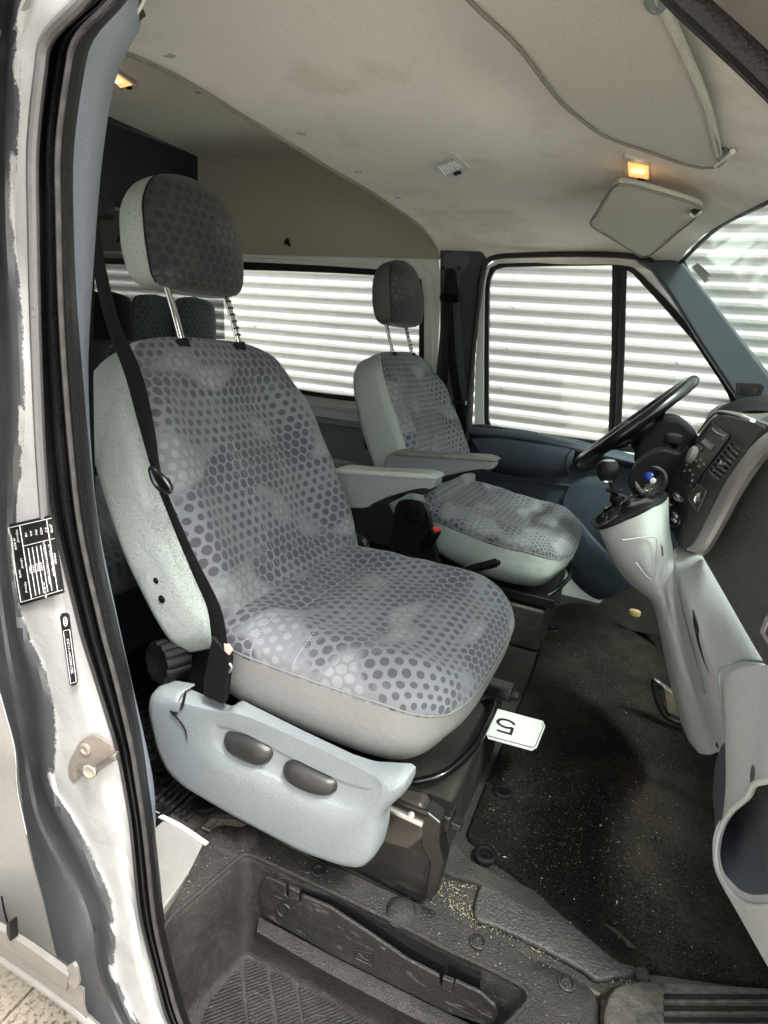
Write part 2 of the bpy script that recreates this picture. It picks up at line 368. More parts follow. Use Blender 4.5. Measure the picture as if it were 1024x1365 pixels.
m_felt2 = mat('rear_ceiling_board', (.62, .61, .56), .8, grain=.2, gs=300, var=.05, dirt=.15)
m_visor = mat('visor_cloth', (.47, .45, .405), .85, grain=.2, gs=500, var=.05, dirt=.3, dcol=(.24, .2, .16), ds=4)
m_wallpanel = mat('beige_side_board', (.34, .32, .275), .8, grain=.2, gs=300, var=.06)
def carpet():
    m, nt, p = nodes('black_carpet'); L = nt.links; co = N(nt, 'TexCoord').outputs['Object']
    f = noi(nt, co, 190, 5, .8); c = mixc(nt, ramp(nt, f, .35, .68), (.0025, .0023, .0021), (.030, .0265, .024))
    du = ramp(nt, noi(nt, co, 3.1, 8, .68), .46, .76); c = mixc(nt, math_(nt, 'MULTIPLY', du, .55), c, (.075, .060, .046))
    v = N(nt, 'TexVoronoi'); v.inputs['Scale'].default_value = 160; v.inputs['Randomness'].default_value = 1; L.new(co, v.inputs['Vector'])
    sp = math_(nt, 'MULTIPLY', math_(nt, 'LESS_THAN', v.outputs['Distance'], .10), ramp(nt, noi(nt, co, 5, 5), .50, .62))
    c = mixc(nt, math_(nt, 'MULTIPLY', sp, .8), c, (.32, .27, .2))
    L.new(c, p.inputs['Base Color']); p.inputs['Roughness'].default_value = .95; p.inputs['Specular IOR Level'].default_value = .03
    b_ = N(nt, 'Bump'); b_.inputs['Strength'].default_value = 1.0; b_.inputs['Distance'].default_value = .008; L.new(f, b_.inputs['Height']); L.new(b_.outputs[0], p.inputs['Normal']); return m
m_carpet = carpet()
def sandy():
    m, nt, p = nodes('sandy_dirt'); L = nt.links; co = N(nt, 'TexCoord').outputs['Object']
    c = mixc(nt, noi(nt, co, 160, 6, .8), (.04, .03, .022), (.24, .19, .13)); c = mixc(nt, ramp(nt, noi(nt, co, 14, 6), .4, .65), (.06, .05, .042), c)
    L.new(c, p.inputs['Base Color']); p.inputs['Roughness'].default_value = .95
    b_ = N(nt, 'Bump'); b_.inputs['Strength'].default_value = .8; b_.inputs['Distance'].default_value = .003; L.new(noi(nt, co, 260, 5, .8), b_.inputs['Height']); L.new(b_.outputs[0], p.inputs['Normal']); return m
m_sand = sandy()
m_dirt = mat('dirty_dark_floor', (.012, .011, .010), .7, grain=.5, gs=200, dirt=.6, dcol=(.055, .042, .03), ds=9)
# ------------------------------------------------------------------ ground and the wall beyond
GZ = -1.45
o = mk('ground', [(-60, -60, GZ-.02), (60, -60, GZ-.02), (60, 60, GZ-.02), (-60, 60, GZ-.02)], [(0, 1, 2, 3)],
       mat('pale_ground', (.52, .48, .41), .9, var=.15), smooth=False); tag(o, kind='structure')
def paver_mat():
    m, nt, p = nodes('cream_paving'); L = nt.links; co = N(nt, 'TexCoord').outputs['Object']
    f = noi(nt, co, 75, 3, .7); c = mixc(nt, ramp(nt, f, .38, .52), (.07, .05, .035), (.27, .235, .18))
    c = mixc(nt, ramp(nt, noi(nt, co, 3, 5), .4, .8), c, (.22, .19, .145))
    L.new(c, p.inputs['Base Color']); p.inputs['Roughness'].default_value = .9
    b_ = N(nt, 'Bump'); b_.inputs['Strength'].default_value = .7; b_.inputs['Distance'].default_value = .004; L.new(f, b_.inputs['Height']); L.new(b_.outputs[0], p.inputs['Normal']); return m
m_pave = paver_mat()
pav = tag(empty('pavement', (-1.0, .2, GZ)), kind='structure')
a = pt(0, 1363, Z=GZ); b_ = pt(45, 1315, Z=GZ); jd = (b_-a).normalized(); jd.z = 0; jn = Vector((-jd.y, jd.x, 0)); S = .40
first = None
for i in range(-4, 4):
    for j in range(-4, 4):
        c = a+jd*((i+.5+.5*(j % 2))*S)+jn*((j+.5)*S)
        if first is None:
            P = rrect((0, 0, 0), jd, jn, S-.006, S-.006, .006, 2)
            first = prism('paving_slab', P, (0, 0, .04), m_pave, None, bevel=.004, smooth=False); q = first; q.parent = pav
        else: q = first.copy(); COL.objects.link(q); q.parent = pav
        q.location = Vector((c.x, c.y, GZ-.04+random.uniform(-.001, .001)))-pav.location
def wall_mat():
    m, nt, p = nodes('pale_galvanised_sheet'); L = nt.links; co = N(nt, 'TexCoord').outputs['Object']
    mp = N(nt, 'Mapping'); mp.inputs['Scale'].default_value = (.03, 1, 5); L.new(co, mp.inputs[0])
    c = mixc(nt, noi(nt, mp.outputs[0], 3, 6, .6), (.37, .353, .35), (.42, .403, .40))
    L.new(c, p.inputs['Base Color']); p.inputs['Roughness'].default_value = .38; p.inputs['Metallic'].default_value = .15; return m
m_wall = wall_mat()
WY, PITCH = 3.6, .0765
wl = empty('corrugated_wall', (-1, WY, GZ), 'pale corrugated metal wall seen through the far windows of the van', 'wall')
me = None
nst = 20; rows = int(3.6/PITCH*nst)
for k in range(14):
    x0 = -6.4+k*.92
    if me is None:
        vs = []; fs = []
        for i in range(rows+1):
            z = GZ+i*PITCH/nst; y = .0085*max(-1, min(1, 1.7*math.cos(2*math.pi*i/nst)+.25*math.sin(4*math.pi*i/nst)))
            for dx in (0, .94): vs.append(Vector((dx, y, z-GZ)))
        for i in range(rows): fs.append((2*i, 2*i+1, 2*i+3, 2*i+2))
        o = mk('corrugated_sheet', vs, fs, m_wall, None, angle=80); me = o.data; s_ = o.modifiers.new('s', 'SOLIDIFY'); s_.thickness = .0012; s_.use_rim = False
    else: o = bpy.data.objects.new('corrugated_sheet', me); COL.objects.link(o); s_ = o.modifiers.new('s', 'SOLIDIFY'); s_.thickness = .0012; s_.use_rim = False
    o.parent = wl; o.location = (x0+1, (k % 2)*.0018, 0)
scr = None
for k in range(1, 11):
    for i in range(4, int(3.4/PITCH), 3):
        if scr is None: o = disc('screw', (0, 0, 0), (0, -1, 0), [(.006, 0), (.006, .003), (.003, .005)], m_steel, None, n=8); scr = o
        else: o = scr.copy(); COL.objects.link(o)
        o.parent = wl; o.location = (-6.4+k*.92+.02+1, -.0115, (i+.5)*PITCH)
# ------------------------------------------------------------------ van body shell
van = empty('van_body', (-.9, 1.4, -.85), 'silver van body shell around the open near doorway, its jamb worn white and grey', 'van')
YW = 2.30
# --- near B pillar: loft across curves measured down the opening
YS = [-60, 0, 50, 100, 200, 300, 400, 500, 600, 690, 757, 810, 850, 900, 950, 1000, 1050, 1100, 1160, 1200, 1240, 1300, 1365, 1420]
S_in = [205, 165, 122, 108, 95, 95, 99, 107, 116, 126, 137, 149, 158, 170, 180, 189, 196, 203, 210, 214, 219, 232, 252, 285]
S_out = [175, 128, 72, 60, 49, 51, 51, 53, 60, 70, 85, 98, 108, 124, 140, 155, 165, 173, 179, 183, 190, 206, 225, 260]
W_out = [62, 40, 31, 28, 23, 18, 28, 36, 30, 20, 24, 27, 40, 62, 72, 77, 75, 103, 132, 148, 154, 155, 185, 215]
G_cr = [20, 4, -8, -14, -18, -18, -14, -12, -10, -8, -6, -2, 4, 12, 20, 30, 38, 52, 84, 106, 120, 128, 158, 190]
B_sk = [-8, -24, -34, -40, -45, -48, -50, -50, -48, -40, -34, -28, -20, -8, 6, 19, 22, 32, 46, 57, 66, 82, 107, 132]
def col_(xs, Y, dy=0): return [pt(x, y, Y=Y+dy) for x, y in zip(xs, YS)]
def mixl(A, B, f): return [a_*(1-f)+b2*f for a_, b2 in zip(A, B)]
PN = 90
cs = [(B_sk, .375), (mixl(B_sk, G_cr, .12), .392), (mixl(B_sk, G_cr, .5), .42), (G_cr, .447), (mixl(G_cr, W_out, .3), .452), (mixl(G_cr, W_out, .62), .445), (mixl(G_cr, W_out, .85), .447), (W_out, .452), (mixl(W_out, S_out, .35), .455), (mixl(W_out, S_out, .75), .46), (S_out, .476), (mixl(S_out, S_in, .4), .498)]
curves = [cr(col_(x, y), PN) for x, y in cs]
def sst0(x, a, b):
    t = min(max((x-a)/(b-a), 0), 1); return t*t*(3-2*t)
def jamb():
    NU = 40; rows_ = []; 
    for j in range(PN):
        R1 = cr([c[j] for c in curves], NU); hh = R1[20].z
        for i, p in enumerate(R1):
            w_ = sst0(i/NU, .1, .25)*(1-sst0(i/NU, .8, .95))
            dz = .004*noise.noise(Vector((p.x*9, 1, p.z*7)))+.0016*noise.noise(Vector((p.x*30, 4, p.z*22)))
            R1[i] = p*((p.y+dz*w_)/p.y)
        rows_.append(R1)
    # uv: signed distance from the paint border, and height
    me_o = grid('door_jamb', rows_, None, van, thick=-.002)
    me = me_o.data; uvl = me.uv_layers.new(name='UVMap'); wo = curves[7]
    for lp in me.loops:
        v = lp.vertex_index; j = v//NU; i = v % NU; p = rows_[j][i]; sgn = 1 if p.x > wo[j].x else -1
        uvl.data[lp.index].uv = (sgn*(p-wo[j]).length, p.z)
    m, nt, pr = nodes('jamb_paint'); L = nt.links; uv = N(nt, 'UVMap'); sp = N(nt, 'SeparateXYZ'); L.new(uv.outputs[0], sp.inputs[0])
    co = N(nt, 'TexCoord').outputs['Object']
    e1 = noi(nt, co, 60, 5, .7); e2 = noi(nt, co, 420, 3, .8)
    sd_ = math_(nt, 'ADD', sp.outputs[0], math_(nt, 'ADD', math_(nt, 'MULTIPLY', math_(nt, 'SUBTRACT', e1, .5), .010), math_(nt, 'MULTIPLY', math_(nt, 'SUBTRACT', e2, .5), .014)))
    k = ramp(nt, sd_, -.0012, .0012)
    gr = mixc(nt, noi(nt, co, 7, 6), (.034, .036, .038), (.054, .057, .060)); gr = mixc(nt, math_(nt, 'MULTIPLY', ramp(nt, noi(nt, co, 9, 7, .7), .55, .8), .4), gr, (.085, .07, .055))
    ch = math_(nt, 'GREATER_THAN', noi(nt, co, 70, 4, .75), .735); gr = mixc(nt, ch, gr, (.35, .35, .34))
    wh = mixc(nt, noi(nt, co, 12, 7, .7), (.25, .25, .243), (.32, .322, .313)); wh = mixc(nt, math_(nt, 'MULTIPLY', ramp(nt, noi(nt, co, 16, 8, .75), .55, .75), .5), wh, (.20, .18, .145))
    L.new(mixc(nt, k, gr, wh), pr.inputs['Base Color']); pr.inputs['Roughness'].default_value = .38; pr.inputs['Coat Weight'].default_value = .25
    b2 = N(nt, 'Bump'); b2.inputs['Strength'].default_value = .5; b2.inputs['Distance'].default_value = .002
    L.new(math_(nt, 'ADD', math_(nt, 'MULTIPLY', k, .35), math_(nt, 'MULTIPLY', noi(nt, co, 30, 5, .6, 1), 1.2)), b2.inputs['Height']); L.new(b2.outputs[0], pr.inputs['Normal'])
    me.materials.append(m); return me_o
jamb()
# outer skin behind the jamb, running back along the near side
sk = [curves[0]]
for dx, y in ((-.02, .352), (-.06, .345), (-.5, .34), (-1.5, .35), (-2.2, .42)):
    sk.append([p+Vector((dx, y-.375, 0)) for p in curves[0]])
osp = sheet('outer_side_panel', sk, m_silverpaint, van, nu=60, nv=24, thick=-.002)
bm = bmesh.new(); bm.from_mesh(osp.data); zl = pt(0, 1278, Y=.345).z-wloc(van).z
bmesh.ops.bisect_plane(bm, geom=bm.verts[:]+bm.edges[:]+bm.faces[:], plane_co=(0, 0, zl), plane_no=(0, 0, -1), clear_outer=True)
wx = -1.0-wloc(van).x; wz0, wz1 = -.30-wloc(van).z, .26-wloc(van).z
bmesh.ops.delete(bm, geom=[f for f in bm.faces if f.calc_center_median().x < wx and wz0 < f.calc_center_median().z < wz1], context='FACES')
bm.to_mesh(osp.data); bm.free()
# rubbing strip, lip and end cap at the foot of the side panel
def onY(px, py, Y): return pt(px, py, Y=Y)
rs = [onY(94, 1291, .335), onY(12, 1236, .335), onY(-140, 1146, .335)]; rl = [onY(90, 1319, .335), onY(12, 1264, .335), onY(-140, 1180, .335)]
def sh3(P, y): return [p*((p.y+y)/p.y) for p in P]
sheet('rubbing_strip', [rs, sh3([onY(94, 1293, .335), onY(12, 1238, .335), onY(-140, 1148, .335)], -.014), sh3([onY(92, 1303, .335), onY(12, 1248, .335), onY(-140, 1160, .335)], -.018), sh3(rl, -.006), rl], m_rub, van, nu=30, nv=14, thick=-.003)
lip = [onY(90, 1338, .35), onY(90, 1338, .35), onY(0, 1275, .345), onY(-150, 1180, .345)]
prism('strip_end_cap', [onY(x, y, .318) for x, y in ((90, 1288), (97, 1284), (101, 1290), (105, 1310), (103, 1317), (98, 1319), (91, 1312), (87, 1300))], (0, .004, 0), m_rub, van, bevel=.001)
lip = [onY(130, 1372, .37), onY(90, 1338, .35), onY(0, 1275, .345), onY(-150, 1180, .345)]
LB = [onY(105, 1355, .352)]+lip[1:]
sheet('sill_skirt', [[onY(112, 1318, .352), onY(60, 1290, .348)]+rl[1:], [onY(112, 1340, .35), onY(60, 1308, .348)]+[onY(0, 1270, .345), onY(-150, 1175, .345)], [onY(118, 1362, .352)]+lip[1:]], m_rub, van, nu=30, nv=12, straight=True, thick=-.003)
tube('sill_lip', [onY(180, 1415, .362), onY(118, 1362, .352)]+lip[1:], .006, m_rub, van)
tube('panel_gap', [onY(2, 1195, .341), onY(6, 1215, .341), onY(11, 1234, .341)], .0012, m_black, van)
prism('strip_gap', [onY(x, y, .309) for x, y in ((8, 1232), (12, 1230), (13, 1240), (14, 1256), (11, 1252), (8, 1244))], (0, .01, 0), m_black, van, bevel=.001)
tube('flange_roll', [p for p in col_(mixl(W_out, S_out, .80), .452)[:10]], lambda t: (.0075, .006), mat('overspray_flange', (.12, .118, .118), .3, metal=.2, dirt=.3, dcol=(.22, .22, .21), ds=8), van, m=90)
# --- door seal (its own thing: a rubber loop pushed on the flange)
seal = empty('door_seal', pt(100, 600, Y=.5), 'dirty black rubber weather seal running down the near door opening', 'door seal')
top = [(260, -110), (420, -200), (640, -190), (820, -95), (925, 0), (1024, 92), (1130, 200)]
so = [pt(x-8, y-30, Y=.49) for x, y in top]; so_in = [pt(x, y, Y=.505) for x, y in top]
def sealcurve(f, dy=0, push=0):
    pts = col_(mixl(S_out, S_in, f), .492+.012*f, dy)
    return [p+Vector((0, -push, 0)) for p in pts]
prof = [(-.07, .016), (.0, -.006), (.03, -.012), (.10, -.020), (.17, -.012), (.22, -.002), (.27, -.014), (.36, -.026), (.45, -.022), (.50, -.008), (.55, -.016), (.63, -.030), (.74, -.034), (.86, -.026), (.95, -.012), (1.0, .004), (1.02, .02)]
cc = [cr(col_(mixl(S_out, S_in, f), .486+.012*f+d), 120) for f, d in prof]
so_ = grid('main_seal', [[c[j] for c in cc] for j in range(120)], m_rubber, seal, thick=-.004, angle=60)
tube('seal_fold', col_(mixl(S_out, S_in, .62), .456), lambda t: (.0028+.0006*math.sin(t*260), .003), mat('worn_seal_fold', (.022, .021, .020), .5, dirt=.4, dcol=(.08, .075, .07), ds=30), seal, m=420, n=8)
tA = [pt(x, y, Y=.50) for x, y in [(205, -60)]+top]
tube('seal_top', tA, lambda t: (.013, .010), m_rubber, seal, n=12, m=90)
tube('seal_top_lip', [pt(x-4, y+16, Y=.508) for x, y in [(205, -60)]+top[:]], .007, m_rubber, seal, n=10, m=90)
# roof rail outside the near door
rr = [(140, -120), (400, -290), (640, -290), (850, -130), (985, -18), (1090, 80), (1200, 190)]
sheet('roof_rail', [[pt(x-10, y+45, Y=.495) for x, y in rr], [pt(x+8, y+12, Y=.47) for x, y in rr], [pt(x+45, y-20, Y=.44) for x, y in rr], [pt(x+60, y-80, Y=.42) for x, y in rr], [pt(x+60, y-80, Y=.42)+Vector((0, .12, .06)) for x, y in rr]], m_silverpaint, van, nu=50, nv=18, thick=-.002)
# --- pale inner trim of the near pillar
TY = [-60, -20, 30, 60, 110, 180, 240, 300, 420, 500, 600, 700, 800, 900, 1000, 1050, 1100, 1180]
T_r = [192, 192, 188, 172, 151, 139, 132, 127, 119, 116, 120, 130, 150, 172, 195, 204, 206, 205]
T_l = [120, 118, 110, 100, 92, 88, 86, 86, 90, 94, 104, 114, 136, 155, 172, 182, 190, 198]
def tc(f, Y): return [pt(a_*(1-f)+b2*f, y, Y=Y) for a_, b2, y in zip(T_l, T_r, TY)]
sheet('pillar_trim', [tc(0, .51), tc(.35, .53), tc(.8, .56), tc(1, .60), [p+Vector((-.03, .0, 0)) for p in tc(1, .60)], [p+Vector((-.12, -.05, 0)) for p in tc(1, .60)]], m_trimlight, van, nu=60, nv=20, thick=-.002)
tube('trim_top_lip', [pt(x, y, Y=.585) for x, y in ((148, 22), (160, 32), (172, 34), (183, 22), (190, 16))], .0045, m_pillar, van)
sheet('lining_corner', [[pt(x, y, Y=.575) for x, y in ((140, -30), (150, 20), (164, 28), (178, 22), (190, 5), (200, -30))], [pt(x, y, Y=.60) for x, y in ((150, -30), (158, 5), (166, 10), (174, 6), (182, -6), (190, -30))]], m_felt, van, nu=24, nv=8, thick=-.003)
# striker, plates
sp_ = empty('door_striker', pt(125, 1020, Y=.45), 'rusty steel door latch striker bolted to the white door jamb', 'striker')
plate = [(102, 1000), (112, 985), (128, 978), (142, 985), (152, 992), (152, 1012), (130, 1022), (112, 1032), (98, 1040), (94, 1020)]
m_rust = mat('rusty_plate', (.24, .21, .185), .5, metal=.3, dirt=.7, dcol=(.12, .06, .035), ds=18)
prism('backing_plate', [pt(x, y, Y=.452) for x, y in plate], (0, -.004, 0), m_rust, sp_, rnd=28, bevel=.001)
for (x, y) in ((115, 998),): disc('bolt', pt(x, y, Y=.448), (.1, -1, 0), [(.009, 0), (.009, .003), (.006, .004), (.004, .002)], m_rust, sp_, n=12)
tube('striker_pin', [pt(108, 1022, Y=.448), pt(120, 1027, Y=.425)], .0055, m_steel, sp_, curve=False)
disc('pin_head', pt(121, 1027, Y=.424), (.25, -1, 0), [(.006, -.003), (.0098, 0), (.0098, .003), (.008, .004), (.006, .0035)], m_steel, sp_, n=20)
prism('striker_arm', [pt(x, y, Y=.44) for x, y in ((124, 1022), (150, 1005), (154, 1004), (154, 1014), (127, 1032))], (0, .006, 0), m_steel, sp_, bevel=.001)
# identification plate, set square on the jamb
def jp(x, y, d=0): return pt(x, y, Y=.450-d)
idp = empty('type_plate', jp(48, 745), 'black identification plate with white printed table on the white door jamb', 'plate')
QP = [(8, 700), (70, 686), (86, 790), (26, 808)]
prism('plate_card', [jp(*q, .003) for q in QP], (0, .0006, 0), m_ink, idp, bevel=.0003)
def bil(u, v, d=.0038):
    a_ = [Vector((*q, 0)) for q in (QP[0], QP[1], QP[2], QP[3])]; q = a_[0].lerp(a_[1], u).lerp(a_[3].lerp(a_[2], u), v); return jp(q.x, q.y, d)
def pline(name, u0, v0, u1, v1, par, w=.0005): tube(name, [bil(u0, v0), bil(u1, v1)], w, m_inkw, par, n=4, curve=False, smooth=False)
for u in (.04, .28, .86): pline('rule', u, .04, u, .96, idp)
for u in (.38, .47, .56, .65, .74): pline('rule', u, .34, u, .93, idp)
for v in (.04, .96): pline('rule', .04, v, .96, v, idp)
pline('rule', .28, .30, .96, .30, idp)
dn = (bil(.5, .9)-bil(.5, .1)); rt = -(bil(.9, .5)-bil(.1, .5))
for (u, v, s, sz) in ((.91, .55, 'FORD', .0065), (.83, .56, 'e1*2007/46*0244', .0068), (.72, .57, 'WF0SXXTTFSCC79886', .0068), (.60, .6, '3300', .0065), (.52, .6, '5300', .0065), (.43, .6, '1650', .0065), (.35, .6, '1850', .0065), (.93, .17, 'JRFB', .0062), (.82, .17, '6.5', .0062), (.71, .17, '4C0', .0062), (.60, .17, 'PN', .0062), (.49, .17, 'AA', .0062), (.38, .17, 'VB', .0062),
                    (.20, .16, 'W[mm]', .006), (.20, .5, 'L[mm]', .006), (.20, .8, 'H[mm]', .006), (.12, .25, 'M 3300', .006), (.12, .62, 'FAFB', .006), (.6, .90, 'kg kg kg kg', .0055)):
    text('print', s, bil(u, v, .0042), dn, -rt, sz*.85, m_inkw, idp)
LP = [(79, 818), (92, 816), (104, 912), (93, 916)]
sl = empty('part_label', jp(91, 866), 'narrow black strip label with white part number on the white door jamb', 'label')
def b2l(u, v, d=.0038):
    a_ = [Vector((*q, 0)) for q in LP]; q = a_[0].lerp(a_[1], u).lerp(a_[3].lerp(a_[2], u), v); return jp(q.x, q.y, d)
prism('label_card', [b2l(u, v, .003) for u, v in ((.25, 0), (.75, 0), (1, .04), (1, .96), (.75, 1), (.25, 1), (0, .96), (0, .04))], (0, .0006, 0), m_ink, sl, bevel=.0003)
for (u0, v0, u1, v1) in ((.16, .24, .84, .24), (.84, .24, .84, .96), (.84, .96, .16, .96), (.16, .96, .16, .24)): tube('rule', [b2l(u0, v0), b2l(u1, v1)], .0004, m_inkw, sl, n=4, curve=False, smooth=False)
text('print', 'CC11-14C204-CBL', b2l(.5, .6, .0042), b2l(.5, .9)-b2l(.5, .1), (b2l(.9, .5)-b2l(.1, .5)), .0062, m_inkw, sl)
cE = b2l(.5, .12, .0042); ex = (b2l(.5, .9)-b2l(.5, .1)).normalized(); ey = (b2l(.9, .5)-b2l(.1, .5)).normalized()
tube('oval_emblem', [cE+ex*math.cos(a2)*.006+ey*math.sin(a2)*.0035 for a2 in [i*math.pi/8 for i in range(16)]], .0005, m_inkw, sl, n=4, closed=True)
tube('emblem_script', [cE+ex*(-.003+.0015*i)+ey*(.0013*(-1)**i) for i in range(5)], .0004, m_inkw, sl, n=4)

# ------------------------------------------------------------------ roof and linings
ZR = .41; XE = -.84
def hz(x, y):
    """height of the front lining"""
    e = max(0, (abs(y-1.395)-.45)/.42); z = ZR-.075*e**2.2
    f = max(0, (x+.25)/.45); z -= .10*f**1.7
    # soft swellings
    z += .006*noise.noise(Vector((x*4, y*3, 1)))
    z -= .010*math.exp(-(((x+.50)/.16)**2+((y-1.40)/.20)**2))
    z += .020*math.exp(-(((x+.33)/.045)**2+((y-1.05)/.14)**2))*1.0
    z += .014*math.exp(-(((x+.22)/.04)**2+((y-1.72)/.09)**2))
    return z
XS = [XE+i*.0185 for i in range(70)]; YSn = [.50+j*.0225 for j in range(80)]
rows_ = []
for x in XS:
    rows_.append([Vector((x, y, hz(x, y))) for y in YSn])
# rear edge roll
roll = [[Vector((XE-.006, y, hz(XE, y)+.002)) for y in YSn], [Vector((XE-.013, y, hz(XE, y)+.010)) for y in YSn], [Vector((XE-.014, y, hz(XE, y)+.03)) for y in YSn], [Vector((XE-.014, y, .76)) for y in YSn]]
def clipx(y): return 1
head = grid('headliner', list(reversed(roll))+rows_, m_felt, van, thick=-.004, angle=60)
# trim the lining along the windscreen and the near door edge: keep only what lies inside
P1 = pt(905, 350, Y=2.2); P2 = pt(1024, 273, Y=1.45)
bm = bmesh.new(); bm.from_mesh(head.data)
off_ = wloc(van)
def cut(p, n):
    g = bm.verts[:]+bm.edges[:]+bm.faces[:]; bmesh.ops.bisect_plane(bm, geom=g, plane_co=Vector(p)-off_, plane_no=n, clear_outer=True)
cut((P1.x, P1.y, 0), Vector(((P1-P2).y, -(P1-P2).x, 0)).normalized()*(1 if True else -1)*1)
bm.to_mesh(head.data); bm.free()
HX = [P1, P2]
print('header', P1, P2)
m_edge = tube('headliner_edge_bead', [Vector((XE-.008, y, hz(XE, y)-.001)) for y in YSn[8:78:4]], .006, mat('edge_bead_cloth', (.27, .25, .215), .9, grain=.5, gs=300), van, n=8)
plugc = mat('felt_plug', (.34, .32, .28), .8)
for (x, y) in ((222, 69), (402, 178), (478, 229), (532, 264)):
    p = pt(x, y, Z=ZR-.002); disc('trim_plug', (p.x, p.y, hz(p.x, p.y)+.001), (0, 0, -1), [(.014, 0), (.014, .002), (.009, .0035), (.003, .003)], plugc, van, n=16)
for (x, y) in ((683, 325), (747, 325)):
    p = pt(x, y, Y=2.2); disc('trim_plug', p, (0, -.5, -1), [(.016, 0), (.014, .003), (.006, .002)], plugc, van, n=16)
# rear compartment
XB = -2.05; ZC = .73
mk('rear_ceiling', [(XE-.02, .4, ZC), (XB, .4, ZC), (XB, 2.31, ZC), (XE-.02, 2.31, ZC)], [(0, 1, 2, 3)], m_felt2, van, thick=.01, smooth=False)
mk('rear_end_board', [(XB-.05, .4, ZC+.02), (XB-.05, 2.3, ZC+.02), (XB-.05, 2.3, -.9), (XB-.05, .4, -.9)], [(0, 1, 2, 3)], m_navyd, van, thick=.01, smooth=False)
for (x, y) in ((264, 122), (376, 190)):
    p = pt(x, y, Z=ZC-.002); disc('trim_plug', p, (0, 0, -1), [(.016, 0), (.016, .002), (.004, .004)], m_grey2, van, n=14)
# bulkhead, navy with a dark window
bh = [Vector((XB, .4, -.9)), Vector((XB, .4, .70)), pt(135, 157, X=XB), pt(262, 206, X=XB), pt(270, 216, X=XB), pt(276, 232, X=XB), pt(283, 262, X=XB)]
bh += [Vector((XB, bh[-1].y+.01, .2)), Vector((XB, 2.29, -.9))]
prism('bulkhead', bh, (-.03, 0, 0), m_navyd, van, bevel=.006)
wp = [pt(x, y, X=XB+.012) for x, y in ((118, 268), (160, 282), (250, 292), (296, 310), (300, 452), (118, 452))]
def mirror_glass():
    m, nt, p = nodes('dark_reflecting_pane'); p.inputs['Base Color'].default_value = (.012, .015, .014, 1); p.inputs['Roughness'].default_value = .03; p.inputs['IOR'].default_value = 2.6; return m
prism('bulkhead_pane', wp, (-.008, 0, 0), mirror_glass(), van, bevel=.001, smooth=False)
tube('pane_trim', [pt(x, y, X=XB+.016) for x, y in ((118, 264), (160, 279), (250, 289), (297, 306))], .006, m_grey2, van)
# upper side board, far side
q0 = pt(275, 213, Y=2.28); 
mk('side_board', [Vector((XB, 2.285, ZC)), Vector((XE, 2.285, ZC)), Vector((XE+.01, 2.285, .33)), Vector((XB, 2.285, .33))], [(0, 1, 2, 3)], m_wallpanel, van, thick=.01, smooth=False)
disc('board_clip', pt(383, 323, Y=2.275), (0, -1, 0), [(.010, 0), (.010, .01), (.004, .012)], m_black, van, n=10)
tube('clip_hook', [pt(383, 318, Y=2.265), pt(386, 328, Y=2.262)], .005, m_black, van)
# near side rear wall with window (lights the back)
for nm, z0, z1, x0, x1 in (('near_side_lower', -.9, -.25, -2.05, -.84), ('near_side_upper', .28, .75, -2.05, -.84), ('near_side_post', -.25, .28, -.98, -.84), ('near_side_back_post', -.25, .28, -2.05, -1.9)):
    mk(nm, [(x0, .40, z0), (x1, .40, z0), (x1, .40, z1), (x0, .40, z1)], [(0, 1, 2, 3)], m_grey2, van, thick=.02, smooth=False)
mk('near_rear_window', [(-1.9, .39, -.25), (-.98, .39, -.25), (-.98, .39, .28), (-1.9, .39, .28)], [(0, 1, 2, 3)], m_gl, van, smooth=False)
# far side steel wall round the rear window, as a frame with an opening
def px(l, Y): return [pt(x, y, Y=Y) for x, y in l]
win = [(565, 400), (562, 373), (545, 362), (520, 360), (430, 354), (300, 348), (150, 345), (150, 480), (300, 505), (410, 527), (480, 536), (530, 541), (555, 540), (564, 528)]
fr = [(587, 400), (587, 345), (587, 333), (520, 331), (430, 329), (300, 328), (100, 326), (100, 500), (300, 530), (410, 552), (480, 566), (530, 572), (560, 575), (580, 560)]
n_ = 56
ringprism('side_window_frame', seg(px(fr+fr[:1], 2.285), n_+1)[:-1], seg(px(win+win[:1], 2.285), n_+1)[:-1], (0, .03, 0), m_white, van, bevel=.004)
win2 = [(x+(3 if x > 540 else -4), y+(-6 if y < 430 else 7)) for x, y in win]
f2 = [(578, 400), (574, 362), (556, 348), (520, 346), (430, 342), (300, 338), (130, 336), (130, 490), (300, 516), (410, 540), (480, 551), (530, 556), (562, 556), (574, 536)]
ringprism('window_pressing', cr(px(f2, 2.274), n_, True), cr(px(win2, 2.276), n_, True), (0, .012, 0), m_white, van, bevel=.005)
wi = [(558, 400), (554, 378), (540, 369), (520, 368), (430, 363), (300, 359), (155, 357), (155, 478), (300, 500), (410, 521), (480, 529), (530, 534), (550, 532), (557, 520)]
rw = empty('rear_side_window', pt(400, 440, Y=2.29), 'long rear side window in a black rubber frame, behind the driver seat', 'window')
ringprism('rubber_frame', cr(px(win, 2.282), n_, True), cr(px(wi, 2.292), n_, True), (0, .02, 0), m_rubber, rw, bevel=.003)
prism('pane', cr(px(win, 2.298), n_, True), (0, .004, 0), m_gl, rw, bevel=0, smooth=False)
